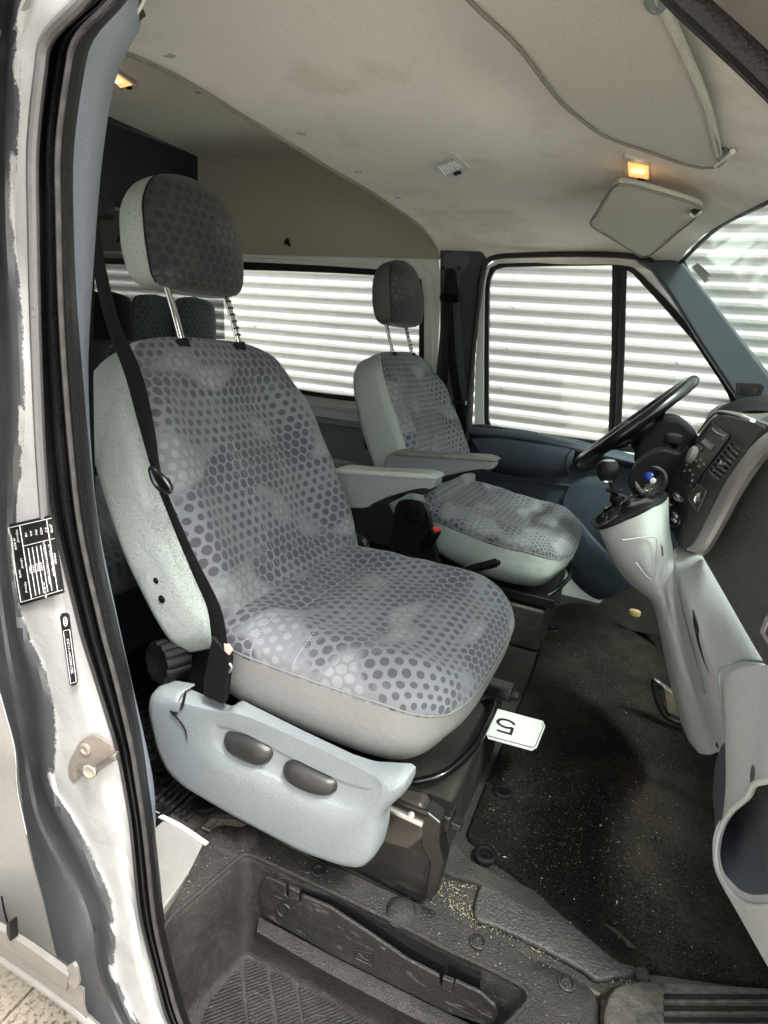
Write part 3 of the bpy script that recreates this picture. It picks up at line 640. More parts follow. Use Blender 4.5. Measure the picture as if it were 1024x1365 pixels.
# lower side trim, far side rear
lt = [(100, 500), (300, 535), (410, 553), (440, 558), (520, 570), (600, 578), (620, 900), (100, 900)]
prism('rear_side_trim', px(lt, 2.275), (0, .02, 0), m_grey2, van, bevel=.003)
sheet('trim_ledge', [px([(300, 536), (430, 556), (520, 568), (600, 577)], 2.275), px([(300, 544), (430, 564), (520, 577), (600, 586)], 2.25), px([(300, 552), (430, 571), (520, 584), (600, 594)], 2.262), px([(300, 622), (430, 640), (520, 650), (600, 655)], 2.262), px([(300, 628), (430, 648), (520, 656), (600, 661)], 2.27)], m_grey2, van, nu=20, nv=20, thick=-.003)
prism('ashtray_recess', px([(484, 582), (496, 583), (497, 600), (487, 599)], 2.255), (0, .02, 0), m_blackg, van, bevel=.002)
# B pillar, far side
bp = [(586, 329), (625, 327), (641, 330), (645, 345), (640, 372), (633, 420), (628, 470), (624, 560), (622, 620), (580, 700), (575, 560), (586, 440)]
prism('far_pillar_trim', px(bp, 2.215), (0, .07, 0), m_pillar, van, bevel=.008)
prism('far_pillar_recess', px([(592, 340), (625, 338), (626, 352), (612, 372), (611, 400), (622, 560), (600, 600), (590, 560), (590, 400)], 2.209), (0, .02, 0), mat('pillar_recess_plastic', (.055, .065, .075), .5, grain=.3), van, bevel=.004, rnd=40)
for (x, y) in ((590, 357), (612, 357)): disc('screw_hole', pt(x, y, Y=2.206), (0, -1, 0), [(.006, 0), (.006, .003), (.002, .003)], m_blackg, van, n=12)
# white far door jamb strip
prism('far_jamb', px([(590, 330), (720, 330), (720, 620), (590, 620)], 2.33), (0, .02, 0), m_white, van, bevel=.003) if False else None
# far door
door = empty('driver_door', pt(760, 620, Y=2.3), 'closed far front door with two panes and blue grey lining behind the steering wheel', 'van door')
dw = [(652, 385), (654, 363), (664, 356), (740, 354), (816, 353), (817, 460), (814, 588), (730, 579), (655, 571), (651, 560), (651, 470)]
dq = [(836, 361), (842, 364), (880, 404), (925, 455), (970, 522), (988, 560), (985, 614), (900, 602), (829, 592), (832, 470)]
dfo = [(640, 385), (644, 358), (658, 347), (700, 345), (780, 344), (838, 346), (860, 352), (895, 385), (950, 448), (1000, 520), (1010, 560), (1005, 630), (900, 620), (828, 608), (735, 592), (655, 580), (632, 576), (633, 500)]
# door frame as ring around both lights
both = [(646, 385), (650, 358), (662, 351), (740, 349), (826, 348), (848, 358), (885, 395), (932, 448), (978, 518), (997, 560), (992, 624), (900, 612), (815, 600), (730, 586), (655, 577), (645, 566), (645, 470)]
def rs_(l, Y, n=72): return seg(px(l+l[:1], Y), n+1)[:-1]
ringprism('door_frame', rs_(dfo, 2.285), rs_(both, 2.285), (0, .03, 0), m_white, door, bevel=.004)
wr = ringprism('window_rubber', rs_(both, 2.292), rs_([(652, 385), (655, 362), (666, 356), (740, 354), (824, 353), (843, 364), (880, 404), (925, 455), (968, 520), (985, 560), (983, 615), (900, 603), (817, 590), (730, 579), (655, 571), (651, 560), (651, 470)], 2.292), (0, .02, 0), m_rubber, door, bevel=.003)
prism('window_divider', px([(816, 348), (836, 352), (833, 470), (827, 600), (810, 598), (815, 470)], 2.290), (0, .02, 0), m_rubber, door, bevel=.004)
tube('divider_ridge', px([(826, 352), (824, 470), (818, 598)], 2.286), .004, m_rubber, door)
prism('front_pane', px(dw, 2.302), (0, .004, 0), m_gl, door, bevel=0, smooth=False)
prism('quarter_pane', px([(830, 352)]+dq[1:], 2.3025), (0, .004, 0), m_gl, door, bevel=0, smooth=False)
# black body seal round the far door
tube('far_door_seal', px([(618, 620), (622, 570), (628, 500), (636, 420), (641, 375), (647, 352), (660, 343), (700, 340), (780, 339), (845, 342), (872, 352), (900, 385), (955, 450), (1005, 520), (1040, 580)], 2.20), lambda t: (.010, .009), m_rubber, van, m=110)
# door lining
dl = [(619, 566), (642, 566), (700, 574), (765, 586), (830, 603), (905, 625), (960, 650), (960, 900), (740, 900), (620, 880)]
prism('lining', px(dl, 2.262), (0, .03, 0), m_navy, door, bevel=.006)
sheet('sill_ledge', [px([(622, 568), (700, 575), (765, 588), (900, 622)], 2.262), px([(622, 572), (700, 580), (765, 593), (900, 626)], 2.235), px([(622, 577), (700, 586), (765, 600), (900, 632)], 2.225), px([(622, 583), (700, 592), (765, 606), (900, 640)], 2.262)], m_navy, door, nu=30, nv=14, thick=-.003)
sheet('arm_bulge', [px([(628, 584), (660, 582), (700, 587), (740, 593), (764, 598)], 2.255), px([(630, 588), (660, 586), (700, 591), (740, 597), (766, 602)], 2.21), px([(640, 602), (665, 602), (700, 606), (735, 611), (764, 612)], 2.195), px([(650, 616), (670, 618), (700, 622), (735, 626), (760, 624)], 2.20), px([(655, 624), (675, 628), (705, 631), (735, 632), (757, 628)], 2.225), px([(655, 628), (675, 632), (705, 636), (735, 637), (757, 633)], 2.26)], m_navy, door, nu=40, nv=24, thick=-.003)
tube('bulge_seam', px([(764, 597), (757, 606), (754, 618), (760, 630), (775, 634)], 2.19), .0016, m_black, door)
prism('door_pull_recess', px([(766, 602), (776, 598), (790, 603), (796, 614), (788, 626), (772, 628), (764, 616)], 2.242), (0, .03, 0), m_black, door, bevel=.004, rnd=24)
tube('lining_crease', px([(628, 640), (680, 640), (740, 646), (800, 652), (850, 668)], 2.258), .004, m_navy, door)
prism('lining_trim_strip', px([(718, 577), (768, 588), (766, 591), (718, 580)], 2.228), (0, -.004, 0), m_grey2, door, bevel=.001)
sheet('speaker_bulge', [px([(765, 640), (780, 634), (810, 632)], 2.262), px([(752, 665), (780, 645), (815, 645)], 2.245), px([(752, 700), (785, 690), (825, 700)], 2.235), px([(758, 735), (795, 745), (840, 760)], 2.245), px([(765, 755), (800, 775), (850, 790)], 2.262)], m_navy, door, nu=20, nv=24, thick=-.003)
# door pocket bin
sheet('pocket_bin', [px([(770, 690), (790, 715), (820, 745), (850, 770), (880, 790)], 2.19), px([(766, 696), (786, 722), (815, 754), (848, 777), (880, 796)], 2.175), px([(755, 735), (775, 768), (800, 790), (830, 792), (870, 800)], 2.185), px([(742, 760), (765, 790), (795, 806), (815, 800), (870, 812)], 2.22)], m_navy, door, nu=36, nv=20, thick=-.003)
prism('pocket_inside', px([(772, 692), (775, 680), (790, 690), (830, 740), (880, 780), (880, 800), (850, 772), (800, 730)], 2.235), (0, .01, 0), m_navyd, door, bevel=.002)
# kick panel and sill under the far door
prism('far_sill', px([(690, 700), (745, 700), (800, 780), (860, 760), (846, 780), (805, 826), (790, 834), (700, 800), (660, 790)], 2.20), (0, .10, 0), m_white, van, bevel=.006)
tube('sill_crease', px([(791, 798), (780, 815), (772, 826)], 2.198), .003, m_grey, van)
# A pillar and windscreen
ap = [(846, 344), (868, 347), (905, 345), (914, 352), (935, 380), (975, 432), (1024, 497), (1080, 570), (1100, 640), (1020, 590), (985, 535), (935, 460), (895, 395), (868, 358)]
prism('far_windscreen_pillar', px(ap, 2.19), (0, .075, 0), m_pillar, van, bevel=.012)
tube('pillar_edge_rubber', px([(912, 346), (918, 362), (945, 398), (985, 450), (1030, 508), (1090, 590)], 2.20), .005, m_rubber, van)
ws0 = pt(908, 344, Y=2.23); ws1 = pt(1120, 625, Y=2.23)
dirp = (ws1-ws0)
wsg = empty('windscreen', ws0, 'greenish front windscreen with a small sticker near the far top corner', 'windscreen')
A0, A1 = ws0, ws1; B0 = Vector((ws0.x+.12, 1.3, ws0.z+.035)); B1 = A1+Vector((.12, -.93, .03)); C0 = Vector((ws0.x+.0, .42, ws0.z-.02)); C1 = A1+Vector((0, -1.8, 0))
sheet('windscreen_pane', [[A0-dirp*.02, A1], [B0-dirp*.02, B1], [C0-dirp*.02, C1]], m_glt, wsg, nu=6, nv=24, thick=.003)
stn = dirp.cross(Vector((0, 1, 0))).normalized()
def wsp(x, y, d): 
    n = stn if stn.x < 0 else -stn
    return pt(x, y, N=(tuple(n), ws0.dot(n)+d))
stk = empty('windscreen_sticker', wsp(935, 362, .004), 'small grey printed sticker stuck inside the windscreen beside its far pillar', 'sticker')
prism('sticker_paper', [wsp(x, y, .006) for x, y in ((922, 356), (931, 350), (948, 366), (943, 370), (946, 373), (940, 377), (936, 372))], (-.0006, 0, 0), mat('sticker_paper', (.45, .48, .46), .6), stk, bevel=.0002, smooth=False)
for k in range(5):
    tube('print', [wsp(926+k*3.6, 357+k*3.4, .008), wsp(932+k*3.4, 353.5+k*3.4, .008)], .0009, m_ink, stk, n=4, curve=False)
# windscreen header trim along the lining's front edge
hd = [P1, P1.lerp(P2, .5), P2, P2+(P2-P1)*.6, P2+(P2-P1)*1.1]
tube('windscreen_header_rubber', [Vector((p.x+.004, p.y, hz(p.x, p.y)-.002)) for p in hd], .006, m_rubber, van)
# rest of the van's outer shell, added so that it blocks outside light
mk('outer_roof', [(-.86, .42, .80), (-2.1, .42, .80), (-2.1, 2.36, .80), (-.86, 2.36, .80), (-.5, .48, .52), (-.5, 2.34, .52), (.0, .48, .45), (.0, 2.30, .45)], [(0, 1, 2, 3), (0, 3, 5, 4), (4, 5, 7, 6)], m_silverpaint, van, thick=.004, smooth=False)
mk('front_near_body', [(.25, .30, -1.2), (1.2, .34, -1.2), (1.2, .40, -.25), (.62, .42, -.2), (.25, .36, -.25)], [(0, 1, 2, 3, 4)], m_silverpaint, van, thick=.01, smooth=False)
mk('bonnet', [(.50, .40, -.15), (.50, 2.3, -.15), (1.2, 2.25, -.35), (1.2, .42, -.35)], [(0, 1, 2, 3)], m_silverpaint, van, thick=.004, smooth=False)
mk('nose', [(1.2, .42, -.35), (1.2, 2.25, -.35), (1.22, 2.25, -1.2), (1.22, .42, -1.2)], [(0, 1, 2, 3)], m_silverpaint, van, thick=.004, smooth=False)
mk('far_lower_body', [(-2.1, 2.37, -.3), (1.2, 2.37, -.3), (1.2, 2.37, -1.25), (-2.1, 2.37, -1.25)], [(0, 1, 2, 3)], m_silverpaint, van, thick=.004, smooth=False)
# ------------------------------------------------------------------ lamps in the lining
def lamp(name, quad, lit, label, Z=None, up=.0):
    P = [pt(x, y, Z=Z) for x, y in quad]; c = sum(P, Vector())/4
    t = empty(name, c, label, 'roof lamp')
    ex = (P[1]-P[0]); ey = (P[3]-P[0])
    def q(u, v, d): p = P[0].lerp(P[1], u).lerp(P[3].lerp(P[2], u), v); return p+Vector((0, 0, d))
    prism('frame', [q(u, v, -.004) for u, v in ((.05, 0), (.95, 0), (1, .05), (1, .95), (.95, 1), (.05, 1), (0, .95), (0, .05))], (0, 0, .012), m_white if not lit else m_lens, t, bevel=.002)
    ln = prism('lens', [q(u, v, -.007) for u, v in ((.15, .2), (.85, .2), (.85, .82), (.15, .82))], (0, 0, .004), mat('lens_plastic', (.35, .35, .34) if not lit else (.8, .5, .25), .12), t, bevel=.0015)
    if lit:
        if lit > 0: ln.data.materials[0] = emis('glowing_lens', (1, .50, .18), lit)
        tube('bulb', [q(.3, .4, -.010), q(.7, .4, -.010)], .004, emis('lamp_filament', (1, .66, .32), lit*2), t, curve=False)
        pl = bpy.data.lights.new('lamp_glow', 'POINT'); pl.energy = .012; pl.color = (1, .6, .3); pl.shadow_soft_size = .02
        lo = bpy.data.objects.new('lamp_glow', pl); COL.objects.link(lo); lo.parent = t; lo.location = q(.5, .5, -.04)-wloc(t)
    else:
        for k in range(7): tube('lens_rib', [q(.2+k*.1, .25, -.0075), q(.2+k*.1, .75, -.0075)], .001, m_chrome, t, n=5, curve=False)
    prism('switch', [q(u, v, -.009) for u, v in ((.45, .84), (.7, .84), (.7, .98), (.45, .98))], (0, 0, .004), m_black, t, bevel=.001)
    return t
lamp('roof_lamp', [(574, 213), (606, 201), (628, 222), (592, 236)], 0, 'unlit white framed roof lamp in the middle of the ceiling lining', Z=hz(-.54, 1.45)-.002)
lamp('roof_lamp', [(831, 206), (871, 213), (871, 240), (834, 234)], .25, 'lit warm roof lamp between the two sun visors', Z=hz(-.14, 1.5)-.004)
lamp('roof_lamp', [(142, 96), (152, 92), (185, 113), (160, 119)], .3, 'lit orange lamp in the rear ceiling beside the near pillar', Z=ZC-.012)
# ------------------------------------------------------------------ sun visors
m_edge_shade = mat('edge_shade_tone', (.20, .185, .16), .9, grain=.3, gs=300)  # darker visor tone, for edge shading drawn in colour
def visor(name, outline, label, z, th, hinge):
    P = [pt(x, y, Z=z) for x, y in outline]
    t = empty(name, P[0], label, 'sun visor')
    o = prism('visor_pad', cr(P, 60, True), (0, 0, th), m_visor, t, bevel=.007, seg=4)
    tube('visor_edge_shade', [p+Vector((0, 0, -.001)) for p in cr(P, 60, True)], .0028, m_edge_shade, t, closed=True, n=6, m=120)  # thin dark outline standing in for shading round the pad's edge
    h = [pt(x, y, Z=z) for x, y in hinge]
    return t, o, h
v1, o1, h1 = visor('sun_visor', [(560, -100), (622, -6), (690, 60), (742, 128), (775, 158), (810, 182), (870, 203), (920, 220), (956, 222), (958, 200), (940, 140), (905, 60), (868, -20), (830, -90), (700, -160)], 'large beige cloth sun visor folded up over the passenger side', .352, .020, [(968, 216)])
tube('visor_edge', [pt(x, y, Z=.354) for x, y in ((958, 205), (942, 140), (907, 58), (870, -20))], .006, m_visor, v1)
cl = empty('visor_clip', pt(965, 210, Z=.36), 'small white and grey visor clip at the end of the large visor', 'clip')
prism('clip_base', [pt(x, y, Z=.362) for x, y in ((955, 205), (966, 197), (980, 200), (978, 207), (962, 222), (952, 218))], (0, 0, .008), m_grey2, cl, bevel=.002)
tube('clip_hook', [pt(x, y, Z=.352) for x, y in ((954, 220), (961, 214), (970, 208), (977, 202))], .0045, m_paperw, cl)
gh = empty('grab_stud', pt(876, 4, Z=.37), 'rounded grey stud holding the large visor near the top edge', 'stud')
tube('stud_loop', [pt(x, y, Z=.350) for x, y in ((866, -10), (866, 4), (875, 12), (884, 6), (884, -10))], .005, m_grey2, gh)
v2, o2, h2 = visor('sun_visor', [(789, 300), (795, 285), (815, 252), (826, 245), (850, 249), (910, 266), (936, 277), (925, 292), (905, 308), (880, 330), (862, 342), (848, 338), (820, 320)], 'smaller beige sun visor with worn corners over the driver side', .335, .014, [(925, 288)])
cl2 = empty('visor_clip', pt(923, 287, Z=.33), 'small dark visor clip at the corner of the driver visor', 'clip')
prism('clip_base', [pt(x, y, Z=.33) for x, y in ((917, 287), (924, 281), (933, 283), (928, 291))], (0, 0, .006), m_black, cl2, bevel=.001)
tube('clip_hook', [pt(x, y, Z=.326) for x, y in ((920, 285), (927, 288), (934, 283))], .003, m_paperw, cl2)
# ------------------------------------------------------------------ seats
def sgn(a): return 1 if a >= 0 else -1
def sst(a, b, x):
    t = min(max((x-a)/(b-a), 0), 1); return t*t*(3-2*t)
def shell(name, secs, front, N_, mats, parent, split, uvf, sub=1, cap=True):
    """closed body lofted through sections; front(k-th section, angle)->point; split(point idx)->material index"""
    vs = []; info = []
    for i, s in enumerate(secs):
        for k in range(N_):
            a = 2*math.pi*k/N_; p, q = front(s, a); vs.append(p); info.append(q)
    fs = []; mi = []
    for i in range(len(secs)-1):
        for k in range(N_):
            a0 = i*N_+k; a1 = i*N_+(k+1) % N_; fs.append((a0, a1, a1+N_, a0+N_)); mi.append(split(info[a0], info[a1], info[a1+N_], info[a0+N_]))
    if cap:
        for base, sec in ((0, 0), ((len(secs)-1)*N_, len(secs)-1)):
            c = sum((vs[base+k] for k in range(N_)), Vector())/N_; vs.append(c); info.append(None)
            for k in range(N_):
                fs.append((base+k, base+(k+1) % N_, len(vs)-1)); mi.append(split(info[base+k], info[base+(k+1) % N_], info[base+k], info[base+k]))
    me = bpy.data.meshes.new(name); me.from_pydata([tuple(v) for v in vs], [], fs)
    uvl = me.uv_layers.new(name='UVMap')
    for poly, m_ in zip(me.polygons, mi): poly.material_index = m_
    for lp in me.loops: uvl.data[lp.index].uv = uvf(vs[lp.vertex_index])
    bm = bmesh.new(); bm.from_mesh(me); bmesh.ops.recalc_face_normals(bm, faces=bm.faces); bm.to_mesh(me); bm.free()
    return link(name, me, mats, parent, smooth=True, sub=sub)
def lerp_tab(tab, t):
    """smooth table lookup, rows (t, a, b, c...)"""
    for i in range(len(tab)-1):
        if t <= tab[i+1][0] or i == len(tab)-2:
            f = (t-tab[i][0])/(tab[i+1][0]-tab[i][0]); f = min(max(f, 0), 1)
            p0 = tab[max(i-1, 0)]; p1 = tab[i]; p2 = tab[i+1]; p3 = tab[min(i+2, len(tab)-1)]; out = []
            for j in range(1, len(p1)):
                m1 = (p2[j]-p0[j])/max(p2[0]-p0[0], 1e-6)*(p2[0]-p1[0]); m2 = (p3[j]-p1[j])/max(p3[0]-p1[0], 1e-6)*(p2[0]-p1[0])
                out.append((2*f**3-3*f*f+1)*p1[j]+(f**3-2*f*f+f)*m1+(-2*f**3+3*f*f)*p2[j]+(f**3-f*f)*m2)
            return out
REC = Vector((-.447, 0, .894)); DN = Vector((.894, 0, .447))     # along the backrest, and out of its front
BO = Vector((-.555, 0, -.50))                                     # foot of the backrest front
m_riser = mat('dusty_grey_steel', (.022, .020, .018), .4, grain=.2, dirt=.7, dcol=(.06, .05, .038), ds=9, scr=.4)
def seat(Yc, side, name, label, cat_y=None):
    """side=+1: outer side towards the near door"""
    t = empty(name, (-.4, Yc, -.85), label, 'van seat', 'front seats')
    W = lambda x, y, z: Vector((x, Yc+side*y, z))       # y<0 is the outer (door) side
    # backrest: h, half width, front, back depth
    tab = [(0, .245, .0, .11), (.04, .268, .008, .135), (.14, .280, .010, .148), (.26, .280, .008, .148), (.36, .270, .004, .142), (.43, .253, .0, .135), (.485, .226, -.006, .122), (.515, .190, -.016, .105), (.534, .140, -.030, .08), (.541, .07, -.042, .06)]
    secs = [(h/60*.538,)+tuple(lerp_tab(tab, h/60*.538)) for h in range(61)]
    def fr(s, a):
        h, w, f, bk = s; h *= 1.035; bk += .012; ca, sa = math.cos(a), math.sin(a)       # a=0 front centre
        y = w*sgn(sa)*abs(sa)**.48; half = bk*.5
        d = f-half+half*sgn(ca)*abs(ca)**.36
        yy = abs(y)/max(w, .01)
        if ca > 0:
            fr_ = sst(0, .5, ca)
            mid_ = 1-sst(.42, .66, yy); vf = sst(.02, .1, h)*(1-sst(.40, .50, h))
            d -= (.020*mid_*vf)*fr_
            d += .016*math.exp(-((yy-.80)/.12)**2)*vf*fr_
            d -= .007*math.exp(-((yy-.60)/.025)**2)*vf*fr_
            for sy in (-.065, .085): d -= .0035*math.exp(-((y-sy)/.004)**2)*vf*fr_
            d += .004*math.sin(h*26+y*9)*mid_*vf*fr_
            d += (.0035*noise.noise(Vector((y*12, h*12, Yc)))-.005*abs(noise.noise(Vector((y*16+2, h*6+1, Yc+2)))))*fr_
        d += .0035*noise.noise(Vector((y*9+5, h*9, d*9+Yc)))
        # a belly in the middle of the flank
        p = BO+REC*h+DN*d; p.x += 0 if side > 0 else .010; return W(p.x, y, p.z), (ca, sa, y, h)
    cut_ = .50
    def sp(*q):
        q = [x for x in q if x]; c = sum(x[0] for x in q)/len(q); return 0 if c > cut_ else 1
    body = shell('backrest', secs, fr, 96, [m_back, m_vin], t, sp, lambda v: (side*(v.y-Yc)+side*sgn(v.y-Yc)*max(0, -(v-W(BO.x, Yc, BO.z)).dot(Vector((DN.x, 0, DN.z)))-.005), (v-W(BO.x, 0, BO.z)).dot(Vector((REC.x, 0, REC.z)))), sub=1)
    # piping along the seam
    for s_ in (-1, 1):
        a = s_*math.acos(cut_-.02); pts = [fr(s, a)[0] for s in secs[1:-3:2]]
        tube('piping', pts, .0017, m_vin, t, n=6, m=90)
    # headrest
    ht = [(0, .098, .030), (.012, .122, .046), (.05, .132, .056), (.10, .132, .056), (.14, .122, .052), (.175, .095, .044), (.195, .06, .032), (.203, .03, .02)]
    HB = Vector((-.852+(-.006 if side > 0 else .026), 0, .062)); hr = Vector((-.16, 0, .987)); hd_ = Vector((.987, 0, .16))
    hs_ = [(h/36*.203,)+tuple(lerp_tab(ht, h/36*.203)) for h in range(37)]
    def fh(s, a):
        h, w, dp = s; ca, sa = math.cos(a), math.sin(a); y = w*sgn(sa)*abs(sa)**.6; d = dp*sgn(ca)*abs(ca)**.5
        if ca > 0: d += -.006+.010*(1-(y/max(w, .01))**2)
        d += .002*noise.noise(Vector((y*16, h*16, Yc+3)))
        p = HB+hr*h+hd_*d; return W(p.x, y, p.z), (ca, sa, y, h)
    hd = shell('headrest', hs_, fh, 56, [m_head, m_vin if side > 0 else m_vind], t, lambda *q: 0 if sum(x[0] for x in q)/4 > .33 else 1, lambda v: (side*(v.y-Yc)+.3, v.z+.02), sub=1)
    for s_ in (-1, 1):
        a = s_*math.acos(.31); tube('seam', [fh(s, a)[0] for s in hs_[1:-1:2]], .0018, m_black, hd, n=5, m=50)
    for y in (-.082, .082):
        po = tube('post', [W(-.850, y, .08), W(-.826, y, .02), W(-.806, y, -.035)], .0058, m_chrome, hd, n=12)
        disc('post_collar', W(-.809, y, -.030), (-.4, 0, .9), [(.013, -.008), (.0145, 0), (.013, .005), (.007, .006)], m_black, t, n=16)
    for k in range(6):
        c = Vector((-.846, 0, .066)).lerp(Vector((-.812, 0, -.02)), .12+k*.15); disc('notch', W(c.x+.004, .082 if side > 0 else -.082, c.z), (-.4, 0, .9), [(.0062, -.0016), (.0066, 0), (.0062, .0016)], m_black, hd, n=10)
    # cushion: lofted from back to front
    CT = [(-.60, .215, -.462, -.585), (-.585, .242, -.452, -.62), (-.53, .258, -.446, -.635), (-.44, .262, -.444, -.64), (-.34, .262, -.444, -.64), (-.26, .258, -.446, -.635), (-.225, .248, -.454, -.625), (-.20, .232, -.466, -.605), (-.178, .205, -.482, -.575), (-.162, .165, -.502, -.56), (-.155, .11, -.519, -.545)]
    cs_ = [(-.60+.445*i/56,)+tuple(lerp_tab(CT, -.60+.445*i/56)) for i in range(57)]
    def fc(s, a):
        x, w, zt, zb = s; ca, sa = math.cos(a), math.sin(a); y = w*sgn(sa)*abs(sa)**.5
        seamz = -.492-.02*sst(-.27, -.16, x); up = ca > 0
        z = (seamz+(zt-seamz)*abs(ca)**.62) if up else (seamz+(zb-seamz)*abs(ca)**.45)
        if not up: y *= 1-(.05 if side > 0 else .10)*abs(ca)**2
        yy = abs(y)/max(w, .01)
        if up:
            m_ = (1-sst(.45, .7, yy))*sst(-.58, -.5, x)*(1-sst(-.24, -.16, x)); z -= .012*m_*abs(ca)
            z += .009*math.exp(-((yy-.78)/.13)**2)*abs(ca)*(1-sst(-.22, -.15, x))
            for xx in (-.50, -.30, -.22): z -= .0045*math.exp(-((x-xx)/.006)**2)*(1-sst(.55, .62, yy))*abs(ca)
            z += (.0045*noise.noise(Vector((x*9, y*9, Yc)))-.005*abs(noise.noise(Vector((x*7+3, y*15, Yc+5)))))*abs(ca)
            z += .0022*math.sin(x*70+y*25+2*math.sin(y*20))*math.exp(-((x+.42)/.08)**2)*abs(ca)
        else: z += .002*noise.noise(Vector((x*9, y*9, Yc+7)))
        return W(x*1.0-(.012*sst(-.5, -.2, x) if side > 0 else -.012), y-(.006 if side > 0 else 0), z-(0 if side > 0 else .035*sst(-.6, -.3, x)+.01)), (ca, sa, x, y)
    cu = shell('seat_cushion', cs_, fc, 96, [m_cush, m_vin2 if side > 0 else m_vin], t, lambda *q: 0 if sum(x[0] for x in q)/4 > 0 else 1, lambda v: (side*(v.y-Yc)+side*sgn(v.y-Yc)*max(0, -.462-v.z)*.8*sst(.17, .26, abs(v.y-Yc)), v.x+.80+max(0, -.458-v.z)*1.0*sst(-.27, -.17, v.x)), sub=1)
    sp1 = [fc(s, math.pi*.5)[0] for s in cs_[2::2]]; sp2 = [fc(s, -math.pi*.5)[0] for s in cs_[2::2]]
    tube('cushion_piping', sp1+sp2[::-1], .0013, m_vin2, t, n=6, m=160)
    # armrest on the inner side
    ia = .268
    sq = .85 if side > 0 else 1
    AX_ = lambda x: -.69+(x+.69)*sq
    def arm(px_, z_): return W(AX_(px_), ia+.012, z_)
    armz = [(-.69, -.325), (-.66, -.298), (-.55, -.289), (-.41, -.275), (-.375, -.275), (-.367, -.288), (-.375, -.306), (-.42, -.315), (-.50, -.345), (-.56, -.38), (-.64, -.39), (-.69, -.36)]
    ar = empty('armrest', W(-.66, ia+.03, -.33)-t.location, None, None, None, t); ar.location = W(-.66, ia+.03, -.33)-t.location
    prism('arm_body', cr([arm(*q) for q in armz], 56, True), W(0, .055, 0)-W(0, 0, 0), m_valance, ar, bevel=.010, seg=4)
    prism('arm_underside', cr([W(AX_(x), ia+.009, z) for x, z in ((-.385, -.305), (-.42, -.312), (-.50, -.345), (-.55, -.372), (-.50, -.362), (-.44, -.325), (-.40, -.322), (-.38, -.314))], 40, True), W(0, .061, 0)-W(0, 0, 0), m_black, ar, bevel=.004)
    prism('arm_pad', cr([W(AX_(x), ia+.008, z) for x, z in ((-.66, -.296), (-.55, -.287), (-.41, -.272), (-.37, -.273), (-.363, -.281), (-.41, -.286), (-.55, -.300), (-.66, -.309))], 40, True), W(0, .063, 0)-W(0, 0, 0), m_vin if side > 0 else mat('worn_arm_pad', (.22, .235, .22), .5, dirt=.9, dcol=(.06, .05, .035), ds=11), ar, bevel=.006, seg=3)
    # inner recliner bracket and buckle
    prism('recliner_bracket', cr([W(x, ia-.01, z) for x, z in ((-.66, -.46), (-.58, -.45), (-.55, -.50), (-.52, -.60), (-.50, -.66), (-.66, -.66), (-.67, -.55))], 30, True), W(0, .02, 0)-W(0, 0, 0), m_metalblk, t, bevel=.003)
    disc('recliner_hub', W(-.60, ia+.012, -.485), W(0, 1, 0)-W(0, 0, 0), [(.032, 0), (.032, .008), (.022, .01), (.02, .004), (.010, .004), (.009, .012), (.004, .013)], m_black, t, n=24)
    # base box and rails
    box('seat_riser', W(-.38, 0, -.79), (.40, .44, .14), m_riser, t, bevel=.012)
    box('slide_mechanism', W(-.42, 0, -.67), (.26, .34, .10), m_black, t, bevel=.01)
    for y in (-.20, .20):
        box('slide_rail', W(-.38, y, -.695), (.44, .035, .03), m_metalblk, t, bevel=.004)
        box('rail_channel', W(-.17, y, -.70), (.05, .018, .012), m_metalblk, t, bevel=.002)
    tube('slide_handle', [pt(x, y, Y=Y) for x, y, Y in ((540, 1043, .78), (562, 1041, .79), (598, 1028, .82), (632, 996, .90), (652, 960, 1.0), (660, 940, 1.07), (654, 935, 1.10), (630, 942, 1.12), (600, 950, 1.13))] if side > 0 else [pt(x, y, Y=Y) for x, y, Y in ((690, 799, 1.70), (712, 797, 1.70), (728, 795, 1.72), (745, 784, 1.76), (758, 771, 1.82), (760, 762, 1.86), (752, 748, 1.92))], .0068, m_blackg, t, n=12, m=90)
    hb = [(-.30, -.125, -.625), (-.20, -.122, -.64), (-.145, -.10, -.647), (-.115, -.02, -.655), (-.112, .09, -.655), (-.125, .155, -.645), (-.16, .168, -.635), (-.3, .17, -.625)]
    if side < 0: hb = [(x+.02, -y, z-.01) for x, y, z in hb]
    return t, W
s1, W1 = seat(.94, 1, 'passenger_seat', 'near grey front seat with dotted cloth cover and pale side moulding with two levers')
s2, W2 = seat(1.89, -1, 'driver_seat', 'far front seat with dotted cloth cover, worn armrest, in front of the steering wheel')
# --- near seat extras: side moulding with its two levers, recliner wheel
YV = .625
vo = [(214, 930), (217, 912), (226, 906), (262, 912), (252, 918), (300, 938), (311, 942), (322, 933), (400, 972), (470, 1005), (500, 1015), (553, 1018), (556, 1026), (548, 1045), (528, 1062), (521, 1072), (519, 1095), (512, 1122), (498, 1140), (478, 1139), (420, 1120), (330, 1074), (262, 1035), (240, 1015), (226, 985)]
val = empty('side_moulding', (0, 0, 0), None, None, None, s1); val.location = pt(380, 1020, Y=YV)-s1.location
VO = [pt(x, y, Y=YV) for x, y in vo]
def inset(P, k):
    c = sum(P, Vector())/len(P); out = []; n = len(P)
    for i in range(n):
        tdir = (P[(i+1) % n]-P[i-1]).normalized(); nn = Vector((tdir.z, 0, -tdir.x))
        if (c-P[i]).dot(nn) < 0: nn = -nn
        out.append(P[i]+nn*k)
    return out
V0 = seg(VO+VO[:1], 121)[:-1]
cV = pt(390, 1030, Y=YV)
def atY(P, y): return [p*((p.y+y)/p.y) for p in P]
VB = seg([pt(x, y, Y=.668) for x, y in vo+vo[:1]], 121)[:-1]
